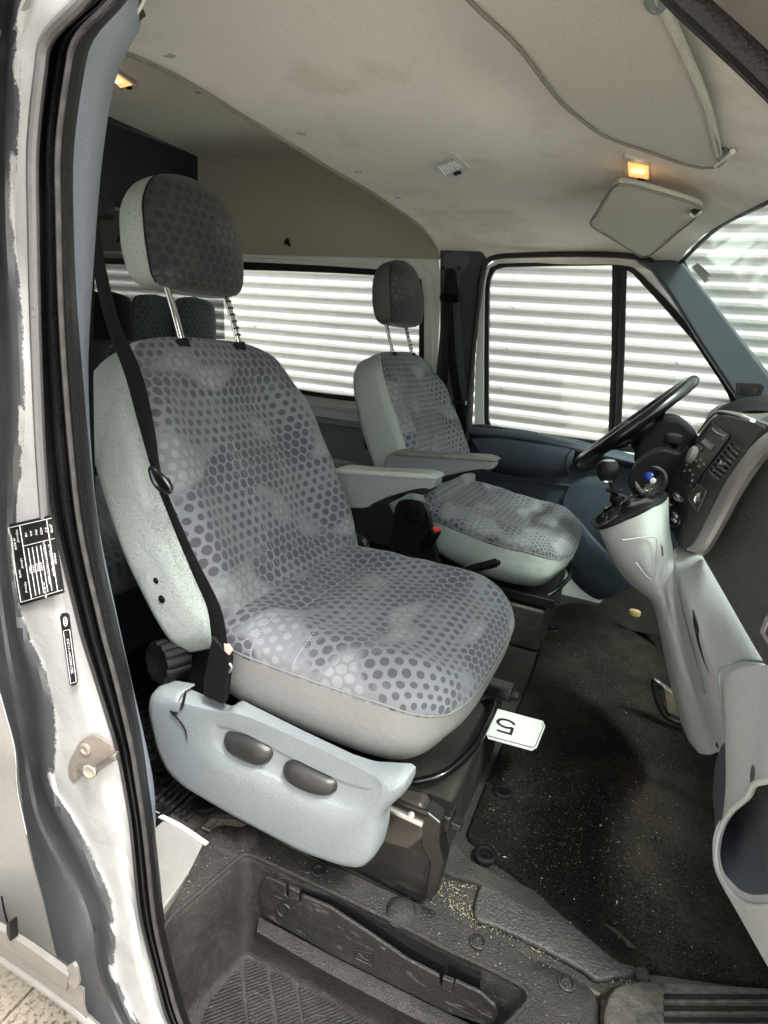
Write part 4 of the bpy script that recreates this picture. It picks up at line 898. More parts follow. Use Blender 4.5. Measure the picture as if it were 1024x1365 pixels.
def smooth_(P, k):
    for _ in range(k): P = [(P[i-1]+P[i]*2+P[(i+1) % len(P)])/4 for i in range(len(P))]
    return P
rings = [VB, [p+Vector((0, -.018, 0)) for p in smooth_(VB, 1)], [p+Vector((0, -.030, 0)) for p in smooth_(inset(VB, .003), 2)], [p+Vector((0, -.037, 0)) for p in smooth_(inset(VB, .009), 4)], [p+Vector((0, -.040, 0)) for p in smooth_(inset(smooth_(VB, 6), .018), 8)]]
# the raised rim runs into a shallow field round the levers
fld = [(285, 965), (300, 955), (330, 958), (400, 988), (470, 1022), (500, 1042), (492, 1070), (475, 1080), (440, 1072), (370, 1040), (310, 1012), (285, 990)]
FL_ = cr([pt(x, y, Y=YV) for x, y in fld], 120, True)
# match start index
def align(A, B):
    best = min(range(len(B)), key=lambda k: sum((A[i]-B[(i+k) % len(B)]).length for i in range(0, len(A), 6)))
    B2 = B[best:]+B[:best]
    Br = B[::-1]; best2 = min(range(len(Br)), key=lambda k: sum((A[i]-Br[(i+k) % len(Br)]).length for i in range(0, len(A), 6)))
    B3 = Br[best2:]+Br[:best2]
    return B2 if sum((a_-b2).length for a_, b2 in zip(A, B2)) < sum((a_-b2).length for a_, b2 in zip(A, B3)) else B3
FL_ = align(rings[4], FL_)
cf = sum(FL_, Vector())/120
rings += [[a_.lerp(b2, .6) for a_, b2 in zip(rings[4], FL_)], [p.lerp(cf, -.06) for p in FL_], [p+Vector((0, .002, 0)) for p in FL_], [p.lerp(cf, .10)+Vector((0, .0055, 0)) for p in FL_], [p.lerp(cf, .6)+Vector((0, .006, 0)) for p in FL_], [p.lerp(cf, .995)+Vector((0, .006, 0)) for p in FL_]]
grid('moulding_shell', rings, m_valance, val, closed=True, angle=50)
for q in ([(302, 978), (310, 972), (345, 982), (365, 996), (366, 1008), (355, 1017), (335, 1012), (312, 1000), (303, 990)], [(380, 1018), (386, 1011), (400, 1012), (445, 1034), (453, 1046), (446, 1056), (425, 1054), (396, 1042), (381, 1030)]):
    lv_o = cr([pt(x, y, Y=YV+.01) for x, y in q], 36, True); c = sum(lv_o, Vector())/36
    lr = [[p for p in lv_o], [p.lerp(c, .04)+Vector((0, -.007, 0)) for p in lv_o], [p.lerp(c, .12)+Vector((0, -.012, 0)) for p in lv_o], [p.lerp(c, .28)+Vector((0, -.016, .0)) for p in lv_o], [p.lerp(c, .6)+Vector((0, -.018, .0)) for p in lv_o], [p.lerp(c, .98)+Vector((0, -.018, 0)) for p in lv_o]]
    grid('lever', lr, mat('grey_lever_plastic', (.022, .0215, .021), .32, grain=.1, dirt=.2), val, closed=True, angle=60)
    gap = [p.lerp(c, -.06)+Vector((0, -.0006, 0)) for p in lv_o]; prism('lever_gap', gap, (0, .004, 0), m_black, val, bevel=0)
# crack in the moulding
m_crack = m_blackg
def crack(pts, w):
    vs = []; fs = []; P = cr([pt(x, y, Y=YV+.0015) for x, y in pts], 24)
    for i, p in enumerate(P):
        k = w*math.sin(math.pi*min(i/23+.08, 1))**.7*(1+.35*math.sin(i*2.3)); t_ = (P[min(i+1, 23)]-P[max(i-1, 0)]).normalized(); n_2 = Vector((t_.z, 0, -t_.x)); vs += [p+n_2*k+Vector((0, -.0035, 0)), p-n_2*k+Vector((0, -.0035, 0))]
    for i in range(23): fs.append((2*i, 2*i+1, 2*i+3, 2*i+2))
    mk('crack', vs, fs, m_crack, val, thick=.001)
crack([(250, 920), (247, 932), (243, 944), (240, 948)], .0026); crack([(229, 946), (234, 950), (240, 948)], .003); crack([(229, 947), (240, 958), (249, 972), (252, 990)], .0016)
# recliner wheel
rc = pt(233, 872, Y=.70)
vs_p = []
whl = []
nT = 72
def knob(c, ax, R_, H_, lobes, name, par, m_):
    q = Vector(ax).normalized().to_track_quat('Z', 'Y'); vs = []; fs = []
    prof_ = [(.98, 0), (1, .15), (1, .8), (.93, 1), (.7, 1.0), (.45, .92), (.05, .9)]
    for (r_, h) in prof_:
        for j in range(nT):
            w = 2*math.pi*j/nT; rr_ = R_*r_*(1-(.10 if r_ > .8 else 0)*(.5+.5*math.cos(w*lobes))**3); vs.append(Vector(c)+q @ Vector((rr_*math.cos(w), rr_*math.sin(w), h*H_)))
    for i in range(len(prof_)-1):
        for j in range(nT): fs.append((i*nT+j, i*nT+(j+1) % nT, (i+1)*nT+(j+1) % nT, (i+1)*nT+j))
    fs.append(tuple((len(prof_)-1)*nT+j for j in range(nT)))
    return mk(name, vs, fs, m_, par, angle=40)
knob(rc+Vector((0.012, .0, 0)), (-.25, -1, .1), .038, .045, 12, 'recliner_wheel', s1, m_black)
prism('recliner_plate', cr([pt(x, y, Y=.715) for x, y in ((225, 845), (262, 850), (285, 870), (300, 900), (300, 930), (240, 925), (225, 890))], 30, True), (0, .02, 0), m_metalblk, s1, bevel=.003)
for (x, y) in ((210, 773), (217, 798)): disc('vinyl_popper', pt(x, y, Y=.664), (0, -1, 0), [(.007, -.002), (.007, .003), (.004, .005), (.002, .005)], m_black, s1, n=12)
prism('seat_base_box', [pt(x, y, Y=.715) for x, y in ((350, 1065), (470, 1085), (590, 1100), (590, 1150), (575, 1195), (560, 1205), (350, 1092))], (0, .012, 0), m_metalblk, s1, bevel=.004)
sh = empty('seat_shoulder', (0, 0, 0), None, None, None, s1)
bpy.data.objects.remove(sh)
# stepped pressing under the cushion front corner
prism('base_pressing', [pt(x, y, Y=.70) for x, y in ((523, 1065), (560, 1072), (566, 1082), (563, 1120), (545, 1135), (510, 1125), (505, 1085))], (0, .03, 0), mat('brown_grey_steel', (.03, .026, .022), .35, dirt=.5, dcol=(.05, .04, .03)), s1, bevel=.006, seg=3)
tube('rail_end', [pt(520, 1078, Y=.69), pt(564, 1099, Y=.69)], .0055, m_steel, s1, curve=False)
tube('rail_end', [pt(526, 1066, Y=.70), pt(570, 1084, Y=.70)], .004, m_metalblk, s1, curve=False)
disc('rail_rivet', pt(549, 1086, Y=.682), (0, -1, .5), [(.005, 0), (.005, .003), (.002, .004)], m_steel, s1, n=10)
prism('base_end_plate', [pt(x, y, Y=.705) for x, y in ((566, 1080), (588, 1098), (586, 1125), (592, 1150), (583, 1190), (574, 1203), (566, 1196), (573, 1150), (560, 1125))], (0, .03, 0), m_metalblk, s1, bevel=.003)
# white dotted tag on the backrest flank
tube('side_tag', [pt(226, 661, Y=.655), pt(233, 677, Y=.655), pt(238, 685, Y=.655)], .0018, m_valance, s1)
# --- near seat belt
belt = empty('seat_belt', pt(130, 270, Y=.60), 'black webbing seat belt hanging across the flank of the near front seat', 'seat belt')
bp_ = [(119, 262, .64), (124, 300, .64), (131, 350, .64), (150, 430, .645), (178, 500, .648), (196, 570, .645), (212, 640, .642), (240, 710, .642), (262, 760, .642), (285, 810, .642), (292, 850, .645), (294, 880, .645)]
strap('webbing', [pt(x, y, Y=Y) for x, y, Y in bp_], lambda t: .040-.027*math.exp(-((t-.60)/.17)**2)+.004*t, .0022, m_belt, belt, across=[(1, -.35, .1), (1, -.3, .1), (1, .1, .25), (.8, -.3, .3), (1, -.3, .1)], m=90)
strap('belt_to_floor', [pt(x, y, Y=.66) for x, y in ((121, 268), (121, 330), (120, 400), (119, 470), (120, 560), (122, 640), (126, 740), (134, 860))], .012, .002, m_belt, belt, across=(1, .5, 0))
prism('pillar_loop', cr([pt(x, y, Y=.63) for x, y in ((124, 255), (134, 262), (138, 275), (136, 286), (128, 290), (120, 285))], 24, True), (0, .02, 0), m_black, belt, bevel=.006, seg=3)
tube('tongue', [pt(x, y, Y=.628) for x, y in ((201, 626), (205, 640), (212, 650), (222, 656), (227, 652), (220, 640), (210, 630), (204, 624))], .0042, m_blackg, belt, closed=True)
prism('tongue_plate', [pt(x, y, Y=.632) for x, y in ((213, 640), (222, 655), (229, 652), (222, 637))], (0, .006, 0), m_black, belt, bevel=.002)
prism('anchor_sleeve', [pt(x, y, Y=.64) for x, y in ((282, 848), (292, 858), (304, 872), (306, 880), (300, 932), (297, 940), (270, 928), (272, 900))], (0, .012, 0), m_black, belt, bevel=.003)
prism('anchor_tab', [pt(x, y, Y=.637) for x, y in ((298, 858), (303, 860), (308, 868), (305, 874), (299, 868))], (0, .006, 0), mat('pinkish_plastic', (.5, .36, .3), .5), belt, bevel=.001)
tube('anchor_spring', [pt(306, 884, Y=.64), pt(309, 890, Y=.64), pt(306, 896, Y=.64)], .0022, m_steel, belt)
# buckles
def buckle(name, c, d, label):
    t = empty(name, c, label, 'buckle'); d = Vector(d).normalized(); q = d.to_track_quat('Z', 'Y'); R3 = q.to_matrix()
    box('buckle_body', Vector(c)-d*.045, (.032, .022, .085), m_black, t, rot=R3, bevel=.005, seg=3)
    box('red_button', Vector(c)+d*.0005, (.026, .015, .006), m_red, t, rot=R3, bevel=.002)
    return t
buckle('belt_buckle', pt(582, 706, Y=1.50), (.40, -.25, .75), 'black seat belt buckle with red button beside the driver seat cushion')
buckle('belt_buckle', pt(489, 745, Y=1.225), (.1, -.15, .9), 'seat belt buckle with only its red top showing behind the near cushion')
buckle('belt_buckle', pt(133, 710, X=-1.28), (.3, -.3, .8), 'red topped seat belt buckle lying on the rear bench')
# far belt
fb = empty('seat_belt', pt(598, 395, Y=2.18), 'black seat belt hanging from the far pillar behind the driver seat', 'seat belt')
prism('height_slide', px([(594, 358), (605, 358), (607, 378), (610, 392), (604, 396), (590, 394), (592, 378)], 2.17), (0, .03, 0), m_black, fb, bevel=.004)
prism('loop', cr(px([(586, 393), (598, 388), (611, 392), (612, 400), (600, 405), (588, 402)], 2.155), 24, True), (0, .018, 0), m_blackg, fb, bevel=.004)
strap('webbing', [pt(x, y, Y=Y) for x, y, Y in ((598, 398, 2.15), (600, 440, 2.15), (604, 490, 2.14), (612, 540, 2.13), (618, 575, 2.12))], .045, .002, m_belt, fb, across=(1, -.6, 0))
strap('webbing_inner', [pt(x, y, Y=2.16) for x, y in ((594, 402), (594, 450), (592, 520), (592, 600))], .04, .002, m_belt, fb, across=(1, -.6, 0))
box('tongue', pt(613, 536, Y=2.10), (.05, .02, .018), m_blackg, fb, bevel=.004)
strap('webbing_end', [pt(x, y, Y=2.12) for x, y in ((616, 540), (619, 580), (622, 640))], .02, .002, m_belt, fb, across=(1, -.6, 0))
# handbrake
hbk = empty('handbrake', pt(620, 760, Y=1.42), 'black handbrake lever lying between the front seats', 'handbrake')
tube('lever_arm', [pt(590, 768, Y=1.40), pt(615, 764, Y=1.40), pt(640, 755, Y=1.40)], lambda t: .008+.003*t, m_black, hbk)
tube('grip', [pt(612, 764, Y=1.40), pt(635, 757, Y=1.40), pt(662, 750, Y=1.40)], lambda t: (.012, .010), m_blackg, hbk, n=14)
disc('button', pt(663, 750, Y=1.40), (1, 0, .25), [(.007, -.004), (.007, .006), (.004, .008)], m_blackg, hbk, n=12)
# ------------------------------------------------------------------ rear bench
rb = empty('rear_bench', (-1.5, 1.4, -.85), 'dark dotted cloth rear bench seat behind the near front seat', 'rear seat')
def blob(name, c, s, m_, par, e=.5, n1=40, n2=28, rot=None, split=None, uvf=None, lean=0):
    secs_ = [(-1+2*i/n2) for i in range(n2+1)]
    def f(h, a):
        k = max(1-abs(h)**4, 0)**.25*.999+.001; ca, sa = math.cos(a), math.sin(a)
        p = Vector((c[0]+s[0]*k*sgn(ca)*abs(ca)**e+lean*h, c[1]+s[1]*k*sgn(sa)*abs(sa)**e, c[2]+s[2]*h)); return p, (ca, sa, h, 0)
    return shell(name, secs_, f, n1, m_, par, split or (lambda *q: 0), uvf or (lambda v: (v.y, v.z)), sub=1)
for yy in (1.02, 1.74):
    blob('bench_cushion', (-1.21, yy-.06, -.50), (.30, .36, .065), [m_rear, m_vind], rb, e=.3, split=lambda *q: 0 if sum(x[2] for x in q)/4 > -.1 else 1, uvf=lambda v: (v.y, v.x))
    blob('bench_backrest', (-1.58, yy-.11 if yy < 1.5 else yy-.02, -.20 if yy < 1.5 else -.32), (.085, .33 if yy < 1.5 else .42, .27), [m_rear, m_vind], rb, e=.3, lean=-.09, split=lambda *q: 0 if sum(x[0] for x in q)/4 > .2 else 1)
box('bench_base', (-1.30, 1.32, -.70), (.38, 1.4, .28), m_navyd, rb, bevel=.02)
for (x, y, Y) in ((260, 426, 0), (207, 424, 1)):
    c = pt(x, y, X=-1.80 if Y == 0 else -1.86)
    blob('bench_headrest', (c.x, c.y, c.z-.05), (.05, .115, .14), [m_rear, m_vind], rb, e=.95, split=lambda *q: 0 if sum(x[0] for x in q)/4 > .3 else 1)
nh = pt(128, 440, X=-1.5)
blob('bench_headrest', (nh.x-.02, nh.y-.16, nh.z-.06), (.06, .11, .09), [m_rear, m_vind], rb, e=.6)
# ------------------------------------------------------------------ floor, mats, step
FZ = -.86
fl = tag(mk('cab_floor', [(-.56, .72, FZ-.012), (.9, .72, FZ-.012), (.9, 2.3, FZ-.012), (-2.1, 2.3, FZ-.012), (-2.1, .45, FZ-.012), (-.60, .45, FZ-.012), (-.60, .70, FZ-.012)], [(0, 1, 2, 3, 4, 5, 6)], m_dirt, smooth=False, thick=.01, off=-1), kind='structure')
prism('sand_patch', cr([pt(x, y, Z=FZ-.006) for x, y in ((590, 1158), (615, 1165), (640, 1182), (640, 1225), (700, 1262), (780, 1300), (800, 1320), (790, 1330), (740, 1300), (660, 1268), (575, 1222), (566, 1190))], 40, True), (0, 0, .003), m_sand, None, bevel=0)['kind'] = 'stuff'
def wob(p, a=.004, s=5): return a*noise.noise(Vector((p.x*s, p.y*s, 3)))
mt_ = empty('floor_carpet', (.1, 1.3, FZ), 'dusty black carpet mat with crumbs on the cab floor', 'floor mat')
co_ = [(-.175, 2.06), (-.17, 1.5), (-.165, .93), (-.150, .885), (-.118, .862), (-.06, .845), (-.01, .815), (.075, .778), (.115, .765), (.14, .775), (.2, .80), (.38, .86), (.62, .90), (.70, 1.2), (.62, 1.9), (.45, 2.10), (.1, 2.13)]
def poly_in(P, x, y):
    c = False; n = len(P)
    for i in range(n):
        x1, y1 = P[i]; x2, y2 = P[(i+1) % n]
        if (y1 > y) != (y2 > y) and x < (x2-x1)*(y-y1)/(y2-y1)+x1: c = not c
    return c
def sheetpoly(name, outline, zt, m_, par, drop=.012, n=160, inner=.012, puff=.004, zf=None):
    """flat covering with a rolled edge: rings shrinking to a dense middle"""
    P = cr([Vector((x, y, 0)) for x, y in outline], n, True); c = sum(P, Vector())/n
    def off(k):
        out = []
        for i in range(n):
            t_ = (P[(i+1) % n]-P[i-1]).normalized(); nn = Vector((t_.y, -t_.x, 0))
            if not poly_in([(p.x, p.y) for p in P], P[i].x+nn.x*.003, P[i].y+nn.y*.003): nn = -nn
            out.append(P[i]+nn*k)
        return out
    R_ = [[p+Vector((0, 0, zt-drop)) for p in off(0)], [p+Vector((0, 0, zt-drop*.3)) for p in off(.001)], [p+Vector((0, 0, zt)) for p in off(inner*.4)], [p+Vector((0, 0, zt-puff*.4)) for p in off(inner)]]
    base = off(inner)
    for f in (.15, .3, .45, .6, .75, .9, .999):
        R_.append([p.lerp(Vector((c.x, c.y, 0)), f)+Vector((0, 0, zt-puff*.4+(zf(p.lerp(c, f)) if zf else 0))) for p in base])
    return grid(name, R_, m_, par, closed=True, angle=70)
sheetpoly('carpet', co_, FZ+.012, m_carpet, mt_, zf=lambda p: wob(p, .006, 6))
for (x, y) in ((670, 1055), (647, 1139), (722, 1300)):
    c = pt(x, y, Z=FZ+.012)
    if x == 722: continue
    disc('mat_plug', c, (0, 0, 1), [(.021, -.002), (.020, .002), (.015, .004), (.011, .003), (.010, -.001), (.0055, -.001), (.005, .003), (.002, .003)], m_black, mt_, n=24)
disc('mat_plug', pt(738, 838, Z=FZ+.012), (0, 0, 1), [(.021, -.002), (.018, .003), (.010, .003), (.008, -.001), (.002, .001)], m_black, mt_, n=20)
# rubber surround in front of the carpet
sr = empty('rubber_floor_edge', pt(720, 1250, Z=FZ), 'dark moulded rubber edge with a rough grey panel along the step', 'floor trim')
edge_o = [pt(x, y, Z=FZ) for x, y in ((590, 1120), (608, 1128), (625, 1150), (655, 1166), (700, 1185), (760, 1215), (820, 1240), (852, 1270), (868, 1312), (850, 1312), (840, 1292), (815, 1272), (760, 1245), (700, 1218), (660, 1195), (632, 1180), (600, 1172), (580, 1160))]
m_rubbed = mat('matt_rubber', (.016, .015, .014), .6, grain=.6, gs=300, dirt=.6, dcol=(.07, .054, .04), ds=9)
prism('rolled_edge', [p+Vector((0, 0, -.004)) for p in edge_o], (0, 0, .014), m_rubbed, sr, bevel=.006, seg=3)
m_pebble = mat('pebbled_grey_rubber', (.034, .033, .033), .5, grain=1.0, gs=190, var=.1, dirt=.45, dcol=(.11, .09, .066))
prism('rough_panel', cr([pt(x, y, Z=FZ) for x, y in ((637, 1192), (644, 1184), (668, 1196), (720, 1222), (780, 1248), (824, 1272), (845, 1294), (842, 1306), (820, 1308), (795, 1312), (775, 1298), (720, 1268), (660, 1240), (632, 1228))], 64, True), (0, 0, .010), m_pebble, sr, bevel=.005, seg=3)
# ribbed tread plate lower right
tp = empty('tread_plate', pt(900, 1330, Z=FZ), 'grey speckled rubber tread plate with dark slots at the lower right sill', 'tread plate')
m_speck = mat('speckled_rubber', (.022, .021, .02), .7, grain=1.2, gs=260, var=.2, dirt=.8, dcol=(.13, .11, .085), ds=60)
tpo = [pt(x, y, Z=-.835) for x, y in ((806, 1370), (808, 1335), (822, 1314), (850, 1306), (900, 1308), (1030, 1316), (1090, 1325), (1090, 1460), (820, 1460))]
prism('plate_body', cr(tpo, 70, True), (0, 0, -.02), m_speck, tp, bevel=.006, seg=3)
for k in range(6):
    y0 = 1322+k*15.5
    prism('slot', [pt(x, y+2, Z=-.8335) for x, y in ((885, y0), (1060, y0+1), (1060, y0+7.5), (885, y0+7.5))], (0, 0, -.004), m_black, tp, bevel=.001)
    prism('rib', [pt(x, y+2, Z=-.832) for x, y in ((885, y0+9), (1060, y0+10), (1060, y0+13), (885, y0+13))], (0, 0, -.004), m_speck, tp, bevel=.001)
# step trim -------------------------------------------------
st = empty('entry_step', (-.25, .58, -1.08), 'dusty dark plastic entry step well with ribbed tread pads and a hinged flap', 'step')
RZ = -.86; WZ = -1.08
def rp(x, y, z=RZ): return pt(x, y, Z=z)
outer = [rp(210, 1250), rp(222, 1222), rp(250, 1165), rp(276, 1112), rp(292, 1099), rp(330, 1103), rp(352, 1110), rp(400, 1136), rp(460, 1160), rp(520, 1188), rp(568, 1208), rp(590, 1219), rp(640, 1245), rp(700, 1272), rp(765, 1302), rp(792, 1320), rp(797, 1345), rp(797, 1420), rp(797, 1520)]
inner = [rp(216, 1242), rp(232, 1220), rp(275, 1182), rp(312, 1150), rp(322, 1142), rp(333, 1140), rp(350, 1147), rp(400, 1170), rp(450, 1193), rp(510, 1222), rp(560, 1247), rp(600, 1268), rp(650, 1291), rp(690, 1312), rp(702, 1322), rp(704, 1335), rp(690, 1352), rp(660, 1390), rp(640, 1470)]
O = cr(outer, 140); I = cr(inner, 140)
Ir = [a_.lerp(b2, .05)+Vector((0, 0, -.006)) for a_, b2 in zip(I, O)]
def shr(P, k, z):
    c = Vector((-.24, .50, 0)); out = []
    for p in P:
        q = p.lerp(Vector((c.x, c.y, p.z)), k); q.z = z; out.append(q)
    return out
rings = [[p+Vector((0, 0, -.035)) for p in O], [p+Vector((0, 0, -.004)) for p in O], [a_.lerp(b2, .05)+Vector((0, 0, .001)) for a_, b2 in zip(O, I)], [a_.lerp(b2, .5)+Vector((0, 0, .0015+wob(a_, .003, 9))) for a_, b2 in zip(O, I)], [a_.lerp(b2, .93)+Vector((0, 0, .001)) for a_, b2 in zip(O, I)], I, shr(I, .015, RZ-.012), shr(I, .03, RZ-.10), shr(I, .045, WZ+.02), shr(I, .06, WZ+.005), shr(I, .10, WZ), shr(I, .5, WZ), shr(I, .98, WZ)]
grid('well', rings, m_step, st, angle=60)
tube('well_lip', [p+Vector((0, 0, .0015)) for p in I], .0035, m_step, st, m=150)
# floor of the well out to the seal
mk('well_floor', [(-.62, .40, WZ-.004), (.3, .40, WZ-.004), (.3, .74, WZ-.004), (-.62, .74, WZ-.004)], [(0, 1, 2, 3)], m_step, st, smooth=False)
for (x, y) in ((424, 1162), (637, 1257), (755, 1312)):
    c = rp(x, y, RZ+.002); disc('plug', c, (0, 0, 1), [(.0125, 0), (.0125, .003), (.0095, .004), (.008, .0), (.003, -.002)], m_step2, st, n=20)
for (x, y, s) in ((535, 1216, .020), (330, 1117, .02)):
    c = rp(x, y, RZ); disc('raised_boss', c, (0, 0, 1), [(s*1.3, -.002), (s*1.15, .006), (s*.8, .012), (s*.4, .014), (s*.1, .0145)], m_step, st, n=24)
# flap on the back wall
YF = .648
flp = [(347, 1196), (347, 1178), (353, 1170), (362, 1172), (379, 1180), (382, 1196), (391, 1203), (400, 1202), (402, 1194), (440, 1210), (500, 1250), (540, 1278), (585, 1302), (588, 1314), (601, 1322), (606, 1308), (640, 1324), (660, 1342), (664, 1356), (655, 1370), (600, 1352), (520, 1312), (440, 1272), (352, 1222)]
fa = [pt(x, y, Y=YF) for x, y in flp]
flap = prism('flap', fa, (0, .006, 0), m_step2, st, bevel=.002)
flap_dark = prism('opening', [pt(x, y, Y=YF+.012) for x, y in ((400, 1185), (450, 1203), (560, 1262), (640, 1300), (640, 1330), (560, 1290), (450, 1225))], (0, .004, 0), m_blackg, st, bevel=0)
for q in (((384, 1182), (398, 1190), (397, 1206), (384, 1200)), ((589, 1304), (604, 1310), (602, 1326), (589, 1319))):
    prism('hinge', [pt(x, y, Y=YF-.004) for x, y in q], (0, .008, 0), m_step2, flap, bevel=.002)
tube('clip_hole', [pt(x, y, Y=YF-.001) for x, y in ((370, 1210), (378, 1205), (386, 1212), (380, 1222), (372, 1218))], .0018, m_step2, flap, closed=True)
tube('emblem', [pt(x, y, Y=YF-.0008) for x, y in ((474, 1266), (474, 1277), (497, 1288), (497, 1272))], .0009, m_step2, flap, closed=True, curve=False)
tube('emblem', [pt(x, y, Y=YF-.0008) for x, y in ((478, 1270), (486, 1279), (481, 1276), (492, 1281))], .0009, m_step2, flap, curve=False)
# ledge below flap
sheet('ledge', [[pt(x, y, Y=YF+.004) for x, y in ((345, 1222), (440, 1272), (520, 1312), (600, 1352), (680, 1392))], [pt(x, y, Y=YF-.02)  for x, y in ((342, 1245), (430, 1296), (510, 1338), (590, 1378), (670, 1420))], [pt(x, y, Z=WZ+.001) for x, y in ((338, 1249), (428, 1300), (508, 1342), (588, 1382), (668, 1424))]], m_step, st, nu=40, nv=12)
# ribbed pads
pads = [[(277, 1340), (313, 1296), (319, 1296), (322, 1310), (329, 1370), (325, 1450), (240, 1450)], [(326, 1275), (333, 1266), (342, 1268), (353, 1288), (362, 1340), (366, 1450), (340, 1450), (330, 1340)], [(361, 1300), (366, 1287), (374, 1288), (388, 1306), (398, 1340), (410, 1450), (380, 1450), (370, 1350)], [(398, 1316), (404, 1310), (450, 1334), (520, 1372), (600, 1420), (600, 1450), (420, 1450)]]
def clip(P, n, d, keep):
    out = []
    for i in range(len(P)):
        a_, b2 = P[i], P[(i+1) % len(P)]; da = a_.dot(n)-d; db = b2.dot(n)-d
        if keep*da >= 0: out.append(a_)
        if da*db < 0: out.append(a_.lerp(b2, da/(da-db)))
    return out
rd = (pt(330, 1330, Z=WZ)-pt(290, 1345, Z=WZ)); rd.z = 0; rd.normalize(); rn = Vector((-rd.y, rd.x, 0))
for pd in pads:
    P = [pt(x, y, Z=WZ+.002) for x, y in pd]
    prism('tread_pad', P, (0, 0, -.004), m_step, st, bevel=.001)
    ds_ = [p.dot(rn) for p in P]; vs = []; fs = []; d = min(ds_)+.002
    while d < max(ds_):
        Q = clip(clip(P, rn, d, 1), rn, d+.0028, -1)
        if len(Q) > 2:
            b0 = len(vs); vs += Q+[p+Vector((0, 0, .0025)) for p in Q]; n = len(Q)
            fs += [tuple(range(b0+n, b0+2*n))]+[(b0+i, b0+(i+1) % n, b0+n+(i+1) % n, b0+n+i) for i in range(n)]
        d += .0056
    tag(mk('tread_ribs', vs, fs, m_step2, st, smooth=False), kind='stuff')
tube('pad_emblem', [pt(425+14*math.cos(a2), 1362+9*math.sin(a2), Z=WZ+.005) for a2 in [i*math.pi/8 for i in range(16)]], .0012, m_step2, st, closed=True, n=6)
# white sill corner and rear floor
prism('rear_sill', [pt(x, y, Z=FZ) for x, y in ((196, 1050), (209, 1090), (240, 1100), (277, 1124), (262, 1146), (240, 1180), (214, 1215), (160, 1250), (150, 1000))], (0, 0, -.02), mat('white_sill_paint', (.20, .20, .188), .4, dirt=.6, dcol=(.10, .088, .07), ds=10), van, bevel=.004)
tube('sill_edge', [pt(x, y, Z=FZ+.002) for x, y in ((206, 1084), (240, 1101), (276, 1125))], .004, m_white, van)
# perforated rubber mat in the rear
rm = empty('rear_rubber_mat', pt(220, 980, Z=FZ), 'black rubber honeycomb mat on the rear floor behind the near seat', 'floor mat')
mk('mat_base', [(-1.5, .52, FZ+.0), (-.66, .52, FZ+.0), (-.66, 1.6, FZ+.0), (-1.5, 1.6, FZ+.0)], [(0, 1, 2, 3)], m_blackg, rm, smooth=False, thick=.002)
vs = []; fs = []; ph = .034
for i in range(24):
    for j in range(34):
        cx = -1.46+i*ph*.866*1.15; cy = .54+(j+.5*(i % 2))*ph
        if cx > -.68: continue
        b0 = len(vs)
        for (r_, z) in ((.0125, FZ+.006), (.0198, FZ+.006)):
            for k in range(6):
                w = math.pi/3*k; vs.append(Vector((cx+r_*1.03*math.cos(w), cy+r_*math.sin(w), z)))
        for k in range(6):
            vs.append(Vector((cx+.0125*1.03*math.cos(math.pi/3*k), cy+.0125*math.sin(math.pi/3*k), FZ+.001)))
        for k in range(6):
            k2 = (k+1) % 6; fs.append((b0+k, b0+k2, b0+6+k2, b0+6+k)); fs.append((b0+k, b0+12+k, b0+12+k2, b0+k2))
tag(mk('honeycomb', vs, fs, m_rubber, rm, smooth=False), kind='stuff')
gr_ = [pt(206, 1068, Z=FZ), pt(300, 985, Z=FZ)]; gd = (pt(255, 1100, Z=FZ)-gr_[0]); gd.z = 0
for k in range(7):
    o_ = gd*(k/7)
    tube('floor_ridge', [gr_[0]+o_+Vector((0, 0, .004)), gr_[0].lerp(gr_[1], 1.6)+o_+Vector((0, 0, .004))], lambda t: (.006, .004), m_step2, rm, n=8, curve=False)
prism('floor_bung', cr([pt(x, y, Z=FZ+.004) for x, y in ((258, 1072), (280, 1052), (300, 1060), (296, 1078), (275, 1088), (262, 1086))], 24, True), (0, 0, .012), m_black, rm, bevel=.004)
# crumbs and straw
def crumbs(name, n, fn, m_, lo, hi, par=None):
    vs = []; fs = []
    for i in range(n):
        p = fn();
        if p is None: continue
        s = random.uniform(lo, hi); l = s*random.choice((1, 1, 1.6, 3)); a_ = random.uniform(0, 6.28); b0 = len(vs)
        u_ = Vector((math.cos(a_), math.sin(a_), 0))*l; v_ = Vector((-math.sin(a_), math.cos(a_), 0))*s
        for q in (p-u_, p-v_, p+u_, p+v_, p+Vector((0, 0, s*1.1))): vs.append(q)
        fs += [(b0, b0+1, b0+4), (b0+1, b0+2, b0+4), (b0+2, b0+3, b0+4), (b0+3, b0, b0+4)]
    return tag(mk(name, vs, fs, m_, None, smooth=False), kind='stuff')
COP = [(x, y) for x, y in co_]
def fcar():
    if random.random() < .55: x, y = random.gauss(.0, .10), random.gauss(1.0, .13)
    else: x, y = random.uniform(-.15, .5), random.uniform(.8, 1.9)
    return Vector((x, y, FZ+.0125+wob(Vector((x, y, 0)), .006, 6))) if poly_in(COP, x, y) else None
m_crumb = mat('pale_crumbs', (.26, .21, .145), .9, var=.4, vs=200)
crumbs('carpet_crumbs', 1500, fcar, m_crumb, .0003, .0008)
crumbs('carpet_flakes', 40, fcar, mat('pale_flakes', (.4, .36, .27), .8), .0007, .0017)
def fstep():
    a_ = random.random(); i = random.randrange(139); p = O[i].lerp(I[i], random.uniform(0, 1)); return Vector((p.x, p.y, RZ+.003))
crumbs('step_crumbs', 260, fstep, m_crumb, .0003, .0008)
def fstr():
    p = pt(random.gauss(600, 28), random.gauss(1185, 14), Z=FZ+.001); return p
crumbs('straw_dirt', 260, fstr, m_crumb, .0004, .0012)
